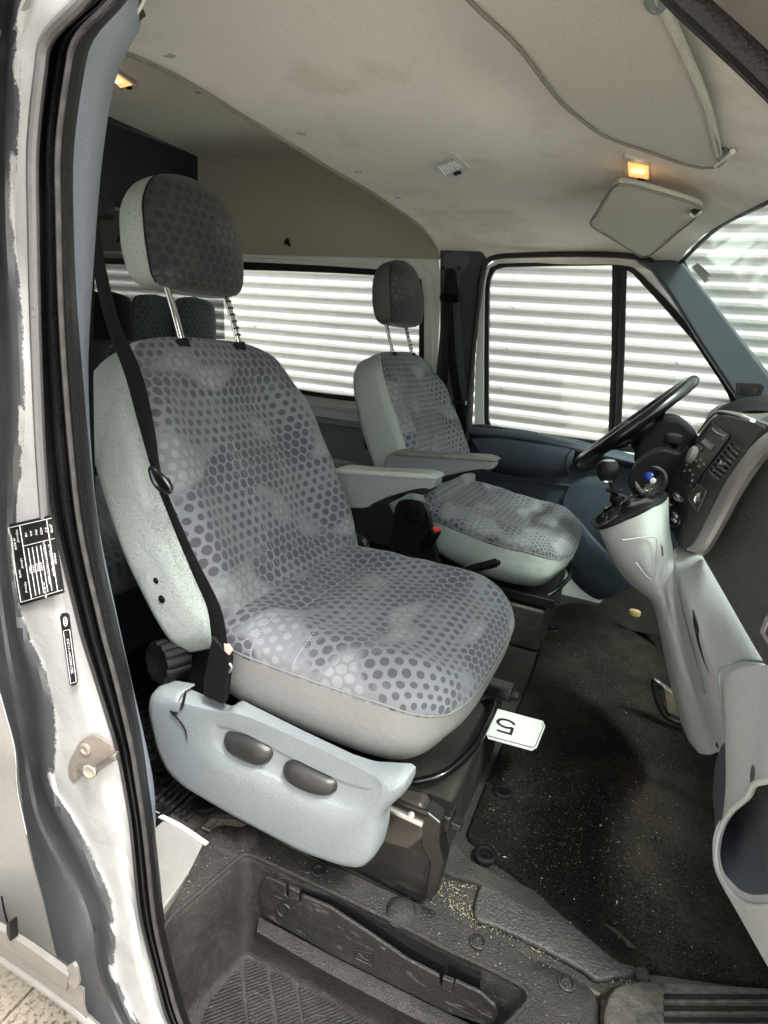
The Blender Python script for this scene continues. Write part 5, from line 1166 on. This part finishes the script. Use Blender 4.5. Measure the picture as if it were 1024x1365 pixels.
def fedge():
    t_ = random.random(); return pt(600+t_*235+random.gauss(0, 4), 1205+t_*100+random.gauss(0, 7), Z=FZ+.002)
crumbs('sand_along_the_edge', 900, fedge, m_crumb, .0003, .0010)
for k in range(9):
    x = random.uniform(580, 640); y = random.uniform(1165, 1205)
# card with the figure five
CZ = -.715
cd = [(661, 944), (724, 961), (727, 968), (716, 996), (709, 1000), (651, 984), (648, 978), (657, 947)]
card = empty('number_card', pt(687, 972, Z=CZ), 'small white card printed with a black figure 5, upside down', 'card')
prism('card_sheet', [pt(x, y, Z=CZ) for x, y in cd], (0, 0, -.002), m_paperw, card, bevel=.0004, smooth=False)
tube('card_border', [pt(x, y, Z=CZ+.0008) for x, y in ((651, 981), (710, 996.5), (714, 994), (724.5, 968), (723, 963.5))], .0008, m_ink, card, n=5, curve=False)
cx_ = pt(674, 967, Z=CZ+.0006); right = pt(668, 966, Z=CZ)-pt(680, 969.5, Z=CZ); upv = pt(672, 980, Z=CZ)-pt(676, 957, Z=CZ)
# ground the figure five as a built stroke (two bars and a bowl)
def L5(u, v): return cx_+right.normalized()*u+upv.normalized()*v
fpts = [(.012, .024), (-.009, .024), (-.012, .002), (-.004, .006), (.004, .0055), (.0115, .000), (.0125, -.009), (.007, -.0175), (-.002, -.0195), (-.010, -.0165), (-.0135, -.010)]
fpts = [(a_*1.25, b2*1.0) for a_, b2 in fpts]
strap('figure_five', [L5(*q) for q in fpts[:3]], .0062, .0006, m_ink, card, across=(upv.x, upv.y, 0)) if False else None
def bar(P, w):
    vs = []; fs = []; n = len(P)
    for i, (x, y) in enumerate(P):
        a_ = P[max(i-1, 0)]; b2 = P[min(i+1, n-1)]; dx, dy = b2[0]-a_[0], b2[1]-a_[1]; l = math.hypot(dx, dy); nx, ny = -dy/l*w/2, dx/l*w/2
        vs += [L5(x+nx, y+ny), L5(x-nx, y-ny)]
    for i in range(n-1): fs.append((2*i, 2*i+1, 2*i+3, 2*i+2))
    return vs, fs
bw = [tuple(p)[:2] for p in cr([Vector((*q, 0)) for q in fpts[2:]], 30)]
V_, F_ = bar(bw, .0062)
for pr_ in ([(.015, .0235), (-.0145, .0235)], [(-.0122, .0260), (-.0148, .0015)]):
    v2_, f2_ = bar(pr_, .0058); b0 = len(V_); V_ += v2_; F_ += [tuple(b0+k for k in f_) for f_ in f2_]
mk('figure_five', V_, F_, m_ink, card, smooth=False, thick=.0003)
# pedals / heater bits in the far footwell
fw = mk('footwell_bulkhead', [(.62, .45, -1.0), (.62, 2.3, -1.0), (.55, 2.3, -.3), (.55, .45, -.3)], [(0, 1, 2, 3)], m_navyd, None, smooth=False, thick=.01); fw.parent = van; fw.location = -van.location
wa = empty('footwell_insulation', pt(850, 800, Y=2.0), 'torn dark sound insulation with tan foam showing in the far footwell', 'insulation')
sheet('insulation_mat', [[pt(x, y, Y=Y) for x, y, Y in q] for q in ([(800, 832, 2.1), (840, 840, 2.0), (890, 850, 1.9)], [(800, 805, 2.15), (845, 800, 2.1), (895, 800, 2.0)], [(835, 785, 2.2), (860, 770, 2.2), (900, 760, 2.2)])], m_dirt, wa, nu=20, nv=20, thick=.004)
blob('foam_tuft', tuple(pt(846, 817, Y=1.98)), (.02, .012, .014), [m_tan], wa, e=1.0, n1=12, n2=8)
pd_ = empty('floor_pedal', pt(890, 920, Y=1.5), 'dark metal pedal bracket showing under the centre console', 'bracket')
tube('bracket_loop', [pt(x, y, Y=1.46) for x, y in ((905, 930), (880, 912), (873, 908), (878, 935), (890, 955), (915, 965))], .009, m_metalblk, pd_)
prism('bracket_plate', [pt(x, y, Y=1.45) for x, y in ((884, 915), (905, 930), (915, 960), (890, 950))], (0, .01, 0), mat('brown_rust_steel', (.05, .033, .024), .6, dirt=.5), pd_, bevel=.002)
hz_ = empty('heater_hose', pt(968, 1040, Y=1.1), 'ribbed black hose running down under the dashboard', 'hose')
tube('hose', [pt(x, y, Y=1.18) for x, y in ((955, 990), (965, 1020), (972, 1060), (970, 1100), (962, 1120))], .013, m_rubber, hz_)
# ------------------------------------------------------------------ dashboard
dash = empty('dashboard', pt(960, 700, Y=1.3), 'dark and light grey dashboard with centre stack, air vent and passenger shelf', 'dashboard')
SN = (1, .15, -.24); SD = .374
def st_(x, y, d=0): return pt(x, y, N=(SN, SD-d))
snv = Vector(SN).normalized()
stack_o = [(893, 640), (905, 622), (925, 590), (940, 566), (958, 552), (985, 556), (1018, 566), (1010, 582), (975, 630), (945, 680), (915, 728), (905, 727), (893, 705), (887, 672)]
prism('centre_stack', cr([st_(x, y) for x, y in stack_o], 70, True), snv*.05, m_dash2, dash, bevel=.006)
# radio
m_face = mat('radio_face', (.014, .0135, .013), .35, grain=.1)
prism('radio', [st_(x, y, .003) for x, y in ((949, 563), (974, 581), (924, 650), (906, 636), (920, 600))], snv*.01, m_face, dash, bevel=.002)
tube('radio_seam', [st_(x, y, .0045) for x, y in ((949, 563), (974, 581), (924, 650), (906, 636), (920, 600))], .0012, m_blackg, dash, closed=True, curve=False, n=6)
prism('radio_display', [st_(x, y, .005) for x, y in ((947, 572), (953, 566), (969, 578), (963, 586))], snv*.006, mat('display_glass', (.25, .25, .24), .08), dash, bevel=.001)
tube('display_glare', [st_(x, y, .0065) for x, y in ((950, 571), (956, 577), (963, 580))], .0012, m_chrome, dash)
for q in (((934, 590), (940, 584), (953, 594), (948, 601)), ((928, 596), (932, 592), (938, 597), (934, 602))):
    prism('radio_slot', [st_(x, y, .005) for x, y in q], snv*.004, m_blackg, dash, bevel=.0008)
disc('radio_dial', st_(926, 607, .004), -snv, [(.020, 0), (.020, .008), (.017, .012), (.012, .0135), (.004, .013)], m_silver, dash, n=32)
for (x, y) in ((915, 620), (919, 627), (923, 633), (922, 641), (934, 613), (931, 622), (938, 619), (928, 615), (912, 628)):
    prism('radio_button', [st_(x+a_, y+b2, .005) for a_, b2 in ((-2.2, -1), (-.2, -3.4), (2.6, -1.2), (.6, 1.6))], snv*.003, m_fin, dash, bevel=.0005)
    prism('button_print', [st_(x+a_*.45, y+b2*.45, .0056) for a_, b2 in ((-2.2, -1), (-.2, -3.4), (2.6, -1.2), (.6, 1.6))], snv*.001, m_inkw, dash, bevel=0)
# vent
vo_ = [(976, 585), (994, 601), (957, 650), (936, 632)]
ringprism('vent_frame', [st_(x, y, .004) for x, y in vo_], [st_(x, y, .004) for x, y in ((975.5, 590), (988, 602), (956, 643), (942, 631))], snv*.012, m_dash2, dash, bevel=.002)
prism('vent_mouth', [st_(x, y, .001) for x, y in ((975.5, 590), (988, 602), (956, 643), (942, 631))], snv*.006, m_blackg, dash, bevel=0)
for k in range(7):
    f = (k+.7)/7.4; ax = 942+33.5*f; ay = 631-41*f; bx = 956+32*f; by = 643-41*f
    tube('vent_fin', [st_(ax, ay, .004), st_(bx, by, .004)], lambda t: (.0014, .0045), m_fin, dash, n=8, curve=False)
disc('vent_wheel', st_(964, 619, .006), -snv, [(.006, 0), (.006, .006), (.002, .007)], m_chrome, dash, n=14)
prism('side_pocket', [st_(x, y, .003) for x, y in ((930, 643), (942, 652), (938, 658), (926, 650))], snv*.006, m_dash, dash, bevel=.001)
# heater panel, knobs, socket
prism('heater_panel', cr([st_(x, y, .003) for x, y in ((890, 668), (904, 655), (914, 664), (914, 690), (903, 712), (893, 706), (888, 688))], 40, True), snv*.008, m_face, dash, bevel=.002)
for (x, y, r_) in ((900, 694, .019), (892, 672, .011), (905, 666, .014)):
    disc('heater_knob', st_(x, y, .004), -snv, [(r_, 0), (r_*.95, .010), (r_*.8, .016), (r_*.25, .017)], m_blackg, dash, n=24)
    tube('knob_mark', [st_(x-1.5, y-2.5, .0215), st_(x+2, y+1.5, .0215)], .001, m_inkw, dash, n=5)
    tube('knob_ring', [st_(x+(r_*330)*math.cos(a2), y+(r_*420)*math.sin(a2), .0045) for a2 in [i*math.pi/8 for i in range(16)]], .0007, m_silver, dash, closed=True, n=5)
prism('socket_plate', [st_(x, y, .004) for x, y in ((917, 664), (929, 645), (942, 654), (930, 682))], snv*.008, m_dash, dash, bevel=.002)
tube('socket_plate_edge', [st_(x, y, .006) for x, y in ((917, 664), (929, 645), (942, 654), (930, 682))], .0009, m_fin, dash, closed=True, curve=False, n=5)
disc('socket', st_(933, 665, .006), -snv, [(.012, 0), (.012, .006), (.009, .007), (.008, .001), (.003, .001)], m_chrome, dash, n=20)
# silver band
bo = [(1034, 572), (1018, 582), (995, 605), (970, 642), (948, 685), (928, 722), (916, 733)]; bi = [(1060, 590), (1030, 604), (1012, 622), (990, 655), (968, 695), (948, 730), (936, 740)]
sheet('silver_band', [[st_(x, y, -.002) for x, y in bo], [st_(x, y, .010) for x, y in [((a_[0]*.7+b2[0]*.3), (a_[1]*.7+b2[1]*.3)) for a_, b2 in zip(bo, bi)]], [st_(x, y, .010) for x, y in [((a_[0]*.3+b2[0]*.7), (a_[1]*.3+b2[1]*.7)) for a_, b2 in zip(bo, bi)]], [st_(x, y, -.004) for x, y in bi]], m_silver, dash, nu=50, nv=14, thick=-.004)
# passenger side upper panel
PNn = (1, .085, -.24); PD = .323
def pp(x, y, d=0): return pt(x, y, N=(PNn, PD-d))
sheet('passenger_panel', [[pp(x, y) for x, y in ((1075, 575), (1032, 602), (1012, 622), (988, 658), (966, 698), (946, 734), (938, 742))], [pp(x, y) for x, y in ((1120, 620), (1060, 650), (1035, 672), (1012, 706), (992, 742), (972, 778), (966, 790))], [pp(x, y) for x, y in ((1200, 700), (1120, 740), (1090, 760), (1065, 790), (1050, 820), (1035, 860), (1026, 892))], [pp(x, y) for x, y in ((1300, 900), (1250, 900), (1200, 900), (1150, 905), (1110, 920), (1090, 940), (1080, 960))]], m_dash, dash, nu=40, nv=40, thick=-.004)
pn_ = Vector(PNn).normalized()
tube('panel_recess', [pp(x, y, .001) for x, y in ((982, 672), (1010, 700), (1040, 735), (1090, 790))], .0035, m_dash, dash)
tube('panel_recess', [pp(x, y, .001) for x, y in ((962, 742), (1000, 790), (1022, 812), (1060, 850))], .002, m_dash, dash)
gb = ringprism('glovebox_catch', [pp(x, y, .004) for x, y in ((1012, 842), (1020, 822), (1060, 790), (1075, 880), (1050, 900))], [pp(x, y, .004) for x, y in ((1018, 842), (1024, 828), (1056, 802), (1066, 872), (1046, 888))], pn_*.01, m_silver, dash, bevel=.002)
# top of the dashboard
TPt = [[st_(x, y, -.004) for x, y in ((930, 578), (948, 556), (962, 550), (1018, 566), (1060, 585))],
       [pt(x, y, X=.22) for x, y in ((942, 560), (950, 546), (965, 540), (1010, 552), (1060, 560))],
       [pt(x, y, X=.34) for x, y in ((948, 552), (958, 543), (985, 534), (1024, 540), (1080, 545))],
       [pt(x, y, X=.55) for x, y in ((940, 545), (962, 540), (985, 532), (1030, 536), (1090, 540))]]
sheet('dash_top', TPt, m_dash, dash, nu=30, nv=24, thick=-.004)
# instrument hood and screen-side bits
sheet('instrument_hood', [[pt(x, y, Y=1.70) for x, y in ((955, 549), (970, 540), (990, 533), (1015, 530), (1045, 532))], [pt(x, y, Y=1.66) for x, y in ((957, 552), (975, 545), (995, 539), (1020, 537), (1045, 540))], [pt(x, y, Y=1.62) for x, y in ((975, 556), (990, 551), (1005, 549), (1024, 550), (1045, 553))]], m_soft, dash, nu=24, nv=12, thick=.008)
prism('hood_wall', px([(975, 550), (990, 545), (1010, 542), (1045, 545), (1045, 580), (1005, 565)], 1.66), (0, .01, 0), m_black, dash, bevel=.002)
prism('far_tweeter', px([(982, 528), (983, 512), (1012, 513), (1018, 516), (1010, 535), (984, 534)], 1.95), (0, .03, 0), m_blackg, dash, bevel=.003)
ringprism('tweeter_frame', px([(980, 532), (981, 510), (1014, 511), (1020, 515), (1012, 536)], 1.945), px([(985, 528), (986, 515), (1010, 516), (1013, 518), (1007, 531)], 1.945), (0, .01, 0), m_black, dash, bevel=.001)
prism('dash_switch', [st_(x, y, .012) for x, y in ((984, 555), (988, 552), (1001, 557), (999, 562))], snv*.01, m_paperw, dash, bevel=.002)
prism('dash_pod', cr([pt(x, y, Y=1.28) for x, y in ((1004, 574), (1024, 562), (1060, 550), (1060, 600), (1020, 580))], 24, True), (0, .08, 0), m_dash, dash, bevel=.006)
# light grey console tower: left flank curve, face, right curve down the shelf edge
L0 = [(798, 702, 1.40), (812, 735, 1.40), (835, 772, 1.40), (868, 800, 1.40), (878, 830, 1.40), (888, 880, 1.38), (902, 940, 1.30), (918, 985, 1.22), (930, 1000, 1.17)]
L1 = [(806, 704, 1.28), (822, 735, 1.28), (846, 770, 1.28), (874, 800, 1.28), (884, 832, 1.28), (896, 882, 1.27), (910, 940, 1.20), (922, 985, 1.15), (932, 1003, 1.12)]
L2 = [(850, 688, 1.24), (856, 720, 1.24), (866, 760, 1.24), (884, 800, 1.24), (893, 835, 1.24), (905, 884, 1.23), (920, 940, 1.17), (930, 985, 1.11), (938, 1005, 1.09)]
L3 = [(878, 672, 1.26), (879, 700, 1.26), (884, 745, 1.255), (890, 795, 1.25), (900, 840, 1.24), (915, 890, 1.22), (930, 940, 1.15), (941, 985, 1.085), (946, 1006, 1.06)]
L3b = [(884, 664, 1.30), (884, 690, 1.285), (888, 740, 1.262), (893, 790, 1.252), (903, 840, 1.236), (918, 890, 1.208), (934, 940, 1.138), (946, 985, 1.07), (952, 1004, 1.045)]
L4 = [(890, 662, 1.36), (892, 705, 1.32), (898, 742, 1.275), (902, 790, 1.25), (915, 840, 1.205), (931, 890, 1.14), (945, 940, 1.075), (958, 985, 1.02), (963, 1000, 1.0)]
def pl_(L): return [pt(x, y, Y=Y) for x, y, Y in L]
sheet('console_tower', [pl_(L0), pl_(L1), pl_(L2), pl_(L3), pl_(L3b), pl_(L4)], m_grey, dash, nu=80, nv=50, thick=-.003)
tube('console_panel_crease', [pt(x, y, Y=1.234) for x, y in ((830, 720), (862, 716), (875, 718), (876, 740), (872, 770), (862, 768), (848, 750))], .0016, m_grey, dash)
# shelf: flat top edge and face below it
Sa = [(905, 727, 1.34), (916, 732, 1.32), (940, 742, 1.24), (970, 792, 1.06), (1000, 845, .90), (1026, 892, .80), (1080, 980, .68)]
Sb = [(901, 735, 1.30), (906, 745, 1.28), (912, 765, 1.22), (935, 825, 1.05), (955, 870, .94), (968, 900, .88), (1010, 985, .74)]
Sc = [(898, 742, 1.28), (900, 760, 1.26), (906, 785, 1.20), (924, 840, 1.06), (940, 880, .97), (952, 905, .92), (990, 985, .78)]
Sd = [(896, 760, 1.27), (899, 800, 1.25), (912, 845, 1.18), (932, 900, 1.08), (945, 940, 1.02), (956, 975, .98), (985, 1050, .84)]
Se = [(898, 800, 1.26), (910, 850, 1.22), (925, 900, 1.15), (943, 960, 1.06), (958, 1000, 1.0), (966, 1025, .96), (978, 1060, .88)]
sheet('shelf', [[p+Vector((.05, 0, .0)) for p in pl_(Sa)], pl_(Sa), pl_(Sb), pl_(Sc), pl_(Sd), pl_(Se)], m_grey, dash, nu=60, nv=50, thick=-.003)
def gap(name, L, r_=.0016, m_=None): tube(name, [p*.992 for p in pl_(L)], r_, m_ or m_blackg, dash, n=6, m=60)
gap('shelf_seam', [(900, 732, 1.275), (899, 740, 1.265), (902, 775, 1.215), (912, 820, 1.14), (928, 880, 1.03), (940, 925, .97)], .0016, m_grey2)
mk('shelf_slot', [p*.975 for p in pl_([(924, 812, 1.105), (932, 838, 1.055), (938, 860, 1.01), (946, 898, .965), (938, 880, .99), (930, 856, 1.03), (925, 832, 1.08)])], [(0, 1, 2, 3, 4, 5, 6)], m_blackg, dash, thick=.002, smooth=False)
prism('tower_slot', [p for p in pl_([(881, 725, 1.236), (884, 730, 1.236), (885, 742, 1.236), (882, 740, 1.236)])], (0, .004, 0), m_blackg, dash, bevel=0)
gap('end_seam', [(1030, 884, .775), (990, 880, .85), (966, 888, .865), (959, 898, .875), (962, 940, .86), (970, 1000, .835), (978, 1050, .82)], .0018, m_grey2)
disc('trim_screw', pt(962, 993, Y=.985), (-.3, -1, .3), [(.008, 0), (.008, .003), (.004, .003), (.003, .001)], m_black, dash, n=12)
# end piece and scoop (bottle holder)
Ea = [(1090, 900, .70), (1030, 884, .775), (985, 884, .85), (962, 896, .872), (964, 940, .86), (972, 1000, .835), (980, 1050, .82)]
rim_ = [(1034, 1037, .64), (1015, 1040, .66), (1005, 1045, .68), (997, 1060, .70), (975, 1080, .74), (963, 1100, .765), (957, 1125, .77), (957, 1150, .765), (967, 1175, .745), (985, 1196, .72), (1005, 1206, .69), (1034, 1206, .65)]
R0 = cr(pl_(rim_), 80)
b_out = cr(pl_([(1100, 890, .66), (1030, 886, .74), (975, 898, .82), (966, 945, .84), (975, 1000, .83), (978, 1055, .81), (966, 1082, .79), (954, 1105, .785), (950, 1130, .78), (955, 1165, .775), (985, 1220, .74), (1030, 1300, .66)]), 80)
def rimoff(k, dy): 
    c = sum(R0, Vector())/len(R0); return [p.lerp(c, k)+Vector((0, dy, 0)) for p in R0]
grid('end_piece', [b_out, [a_.lerp(b2, .6) for a_, b2 in zip(b_out, R0)], rimoff(-.03, -.004), rimoff(0, -.008), rimoff(.03, -.006), rimoff(.05, .01)], m_grey, dash, angle=70)
grid('holder_bowl', [rimoff(.045, .006), rimoff(.06, .05), rimoff(.10, .12), rimoff(.3, .16), rimoff(.98, .17)], mat('holder_inside_plastic', (.085, .095, .11), .35, grain=.2), dash, closed=True, angle=70)
tube('holder_rim', [p+Vector((0, -.002, 0)) for p in R0], .0035, m_grey, dash, m=100)
prism('holder_liner', [pt(x, y, Y=.74) for x, y in ((1008, 1050), (1060, 1050), (1060, 1180), (1030, 1150))], (0, .01, 0), m_blackg, dash, bevel=.001)
for k in range(3): tube('holder_mark', [pt(972+k*6, 1097, Y=.86), pt(971+k*6, 1112, Y=.86)], .0009, m_grey, dash, n=5, curve=False)
sheet('holder_flank', [pl_([(957, 1160, .775), (985, 1200, .74), (1010, 1212, .71), (1040, 1212, .67)]), pl_([(962, 1172, .77), (990, 1215, .735), (1010, 1235, .71), (1040, 1245, .67)]), pl_([(985, 1215, .74), (1005, 1250, .72), (1020, 1275, .70), (1040, 1300, .67)])], m_grey, dash, nu=30, nv=16, thick=-.002)
# gear lever
gl = empty('gear_lever', pt(822, 690, Y=1.36), 'black gear lever with round knob and wrinkled gaiter', 'gear lever')
kc = pt(812, 627, Y=1.36)
disc('knob', kc-Vector((0, 0, .022)), (-.12, 0, 1), [(.012, -.006), (.016, 0), (.022, .012), (.0245, .024), (.022, .036), (.015, .043), (.006, .045)], m_black, gl, n=28)
disc('knob_ring', kc-Vector((0, 0, .024)), (-.12, 0, 1), [(.014, -.003), (.0175, 0), (.0175, .003), (.014, .004)], m_chrome, gl, n=24)
disc('knob_cap', kc+Vector((-.004, 0, .0195)), (-.12, 0, 1), [(.014, -.002), (.0135, .002), (.006, .004)], m_silver, gl, n=24)
tube('stick', [pt(816, 642, Y=1.36), pt(820, 665, Y=1.36), pt(824, 690, Y=1.36)], .007, m_soft, gl)
disc('stick_collar', pt(819, 655, Y=1.36), (-.1, 0, 1), [(.010, -.003), (.018, 0), (.018, .004), (.010, .006)], m_soft, gl, n=20)
disc('stick_collar', pt(821, 668, Y=1.36), (-.1, 0, 1), [(.010, -.005), (.013, 0), (.013, .010), (.009, .013)], m_soft, gl, n=20)
gb_ = cr(pl_([(800, 703, 1.27), (797, 690, 1.44), (860, 663, 1.52), (884, 658, 1.40), (881, 668, 1.27), (840, 688, 1.25)]), 48, True)
gr2 = []
gt = pt(823, 680, Y=1.36)
for i, f in enumerate([0, .08, .2, .35, .5, .65, .8, .93]):
    row = []
    for j, p in enumerate(gb_):
        q = p.lerp(gt+Vector((0, 0, .004)), f); w = .006*math.sin(j*2*math.pi/48*7+i*1.3)*math.sin(math.pi*f); q += Vector((w, w*.6, .014*math.sin(math.pi*f*.9)+.006*math.sin(i*2.6+j*.5)*math.sin(math.pi*f))); row.append(q)
    gr2.append(row)
grid('gaiter', gr2, m_blackg, gl, closed=True, angle=50)
tube('gaiter_frame', gb_, .0055, m_black, gl, closed=True, m=60)
tube('gaiter_fold', [pt(x, y, Y=1.35) for x, y in ((848, 690), (850, 672), (862, 664), (872, 668), (866, 682))], .005, m_soft, gl)
# steering column and wheel
YD = 1.87
sw = empty('steering_wheel', pt(845, 565, Y=YD), 'black four spoke steering wheel in front of the far door window', 'steering wheel')
wc = pt(845, 564, Y=YD); wd = (pt(920, 512, Y=YD)-pt(771, 618, Y=YD)).normalized(); wn_ = Vector((-wd.z, 0, wd.x)); RW = .183
tube('rim', [wc+wd*math.cos(a2)*RW+Vector((0, 1, 0))*math.sin(a2)*RW for a2 in [i*math.pi/24 for i in range(48)]], lambda t: (.0195, .017), m_blackg, sw, n=16, m=140, closed=True)
hubc = wc-wn_*.035
blob('hub', tuple(hubc), (.062, .075, .03), [m_soft], sw, e=.6, n1=28, n2=16)
for a2 in (.5, math.pi-.5, math.pi+.6, -.6):
    d_ = wd*math.cos(a2+math.pi/2)+Vector((0, 1, 0))*math.sin(a2+math.pi/2); tube('spoke', [hubc+d_*.05, hubc+d_*.11+wn_*.008, wc+d_*(RW-.004)], lambda t: (.018-.006*t, .008), m_soft, sw, n=10, flat=tuple(wn_.cross(d_)))
tube('spoke_trim', [hubc+wd*.02+Vector((0, -.08, 0))+wn_*.02, hubc-wd*.05+Vector((0, -.10, 0))+wn_*.026], .005, m_silver, sw)
colm = empty('steering_column', pt(880, 590, Y=1.8), 'black steering column shroud with stalks and ignition surround', 'steering column')
cshape = [(848, 596), (862, 572), (885, 558), (910, 562), (935, 590), (930, 620), (905, 660), (885, 660), (860, 640), (846, 618)]
prism('shroud', cr(px(cshape, 1.76), 48, True), (0, .20, 0), m_soft, colm, bevel=.02, seg=4)
tube('column_neck', [hubc-wn_*.01, hubc-wn_*.07, hubc-wn_*.16], .045, m_soft, colm, n=20)
tube('stalk', [pt(x, y, Y=1.70) for x, y in ((905, 612), (900, 595), (897, 582))], lambda t: (.007+.004*t, .007+.003*t), m_soft, colm)
blob('stalk_knob', tuple(pt(897, 585, Y=1.69)), (.022, .014, .016), [m_black], colm, e=.7, n1=20, n2=12)
tube('stalk', [pt(x, y, Y=1.86) for x, y in ((882, 578), (890, 568), (896, 562), (894, 572))], .007, m_soft, colm)
ig = pt(869, 640, Y=1.62)
prism('dash_lower', cr(px([(838, 640), (850, 618), (880, 600), (905, 605), (920, 600), (900, 650), (885, 668), (860, 668), (845, 660)], 1.60), 40, True), (0, .12, 0), m_black, colm, bevel=.01)
ax_ = (-.35, -1, .25)
disc('ignition_surround', ig+Vector((0, -.02, 0)), ax_, [(.040, 0), (.040, .008), (.036, .011), (.031, .008), (.028, -.004), (.005, -.006)], m_dash, colm, n=36)
kf = empty('key_fob', pt(869, 634, Y=1.56), 'blue round fob with keys hanging in the ignition lock', 'key fob')
disc('fob', pt(866, 636, Y=1.575), (-.3, -1, .2), [(.009, 0), (.012, .004), (.012, .009), (.008, .012), (.003, .013)], m_blue, kf, n=28)
disc('fob_badge', pt(871, 641, Y=1.56), (-.3, -1, .2), [(.007, .0), (.007, .003), (.003, .004)], m_paperw, kf, n=20)
tube('key_ring', [pt(864+5*math.cos(a2), 650+4*math.sin(a2), Y=1.56) for a2 in [i*math.pi/6 for i in range(12)]], .0012, m_chrome, kf, closed=True, n=6)
prism('key', [pt(x, y, Y=1.558) for x, y in ((864, 652), (867, 652), (868, 664), (865, 666), (864, 660))], (0, .002, 0), mat('brass', (.55, .45, .2), .3, metal=.9), kf, bevel=.0003)
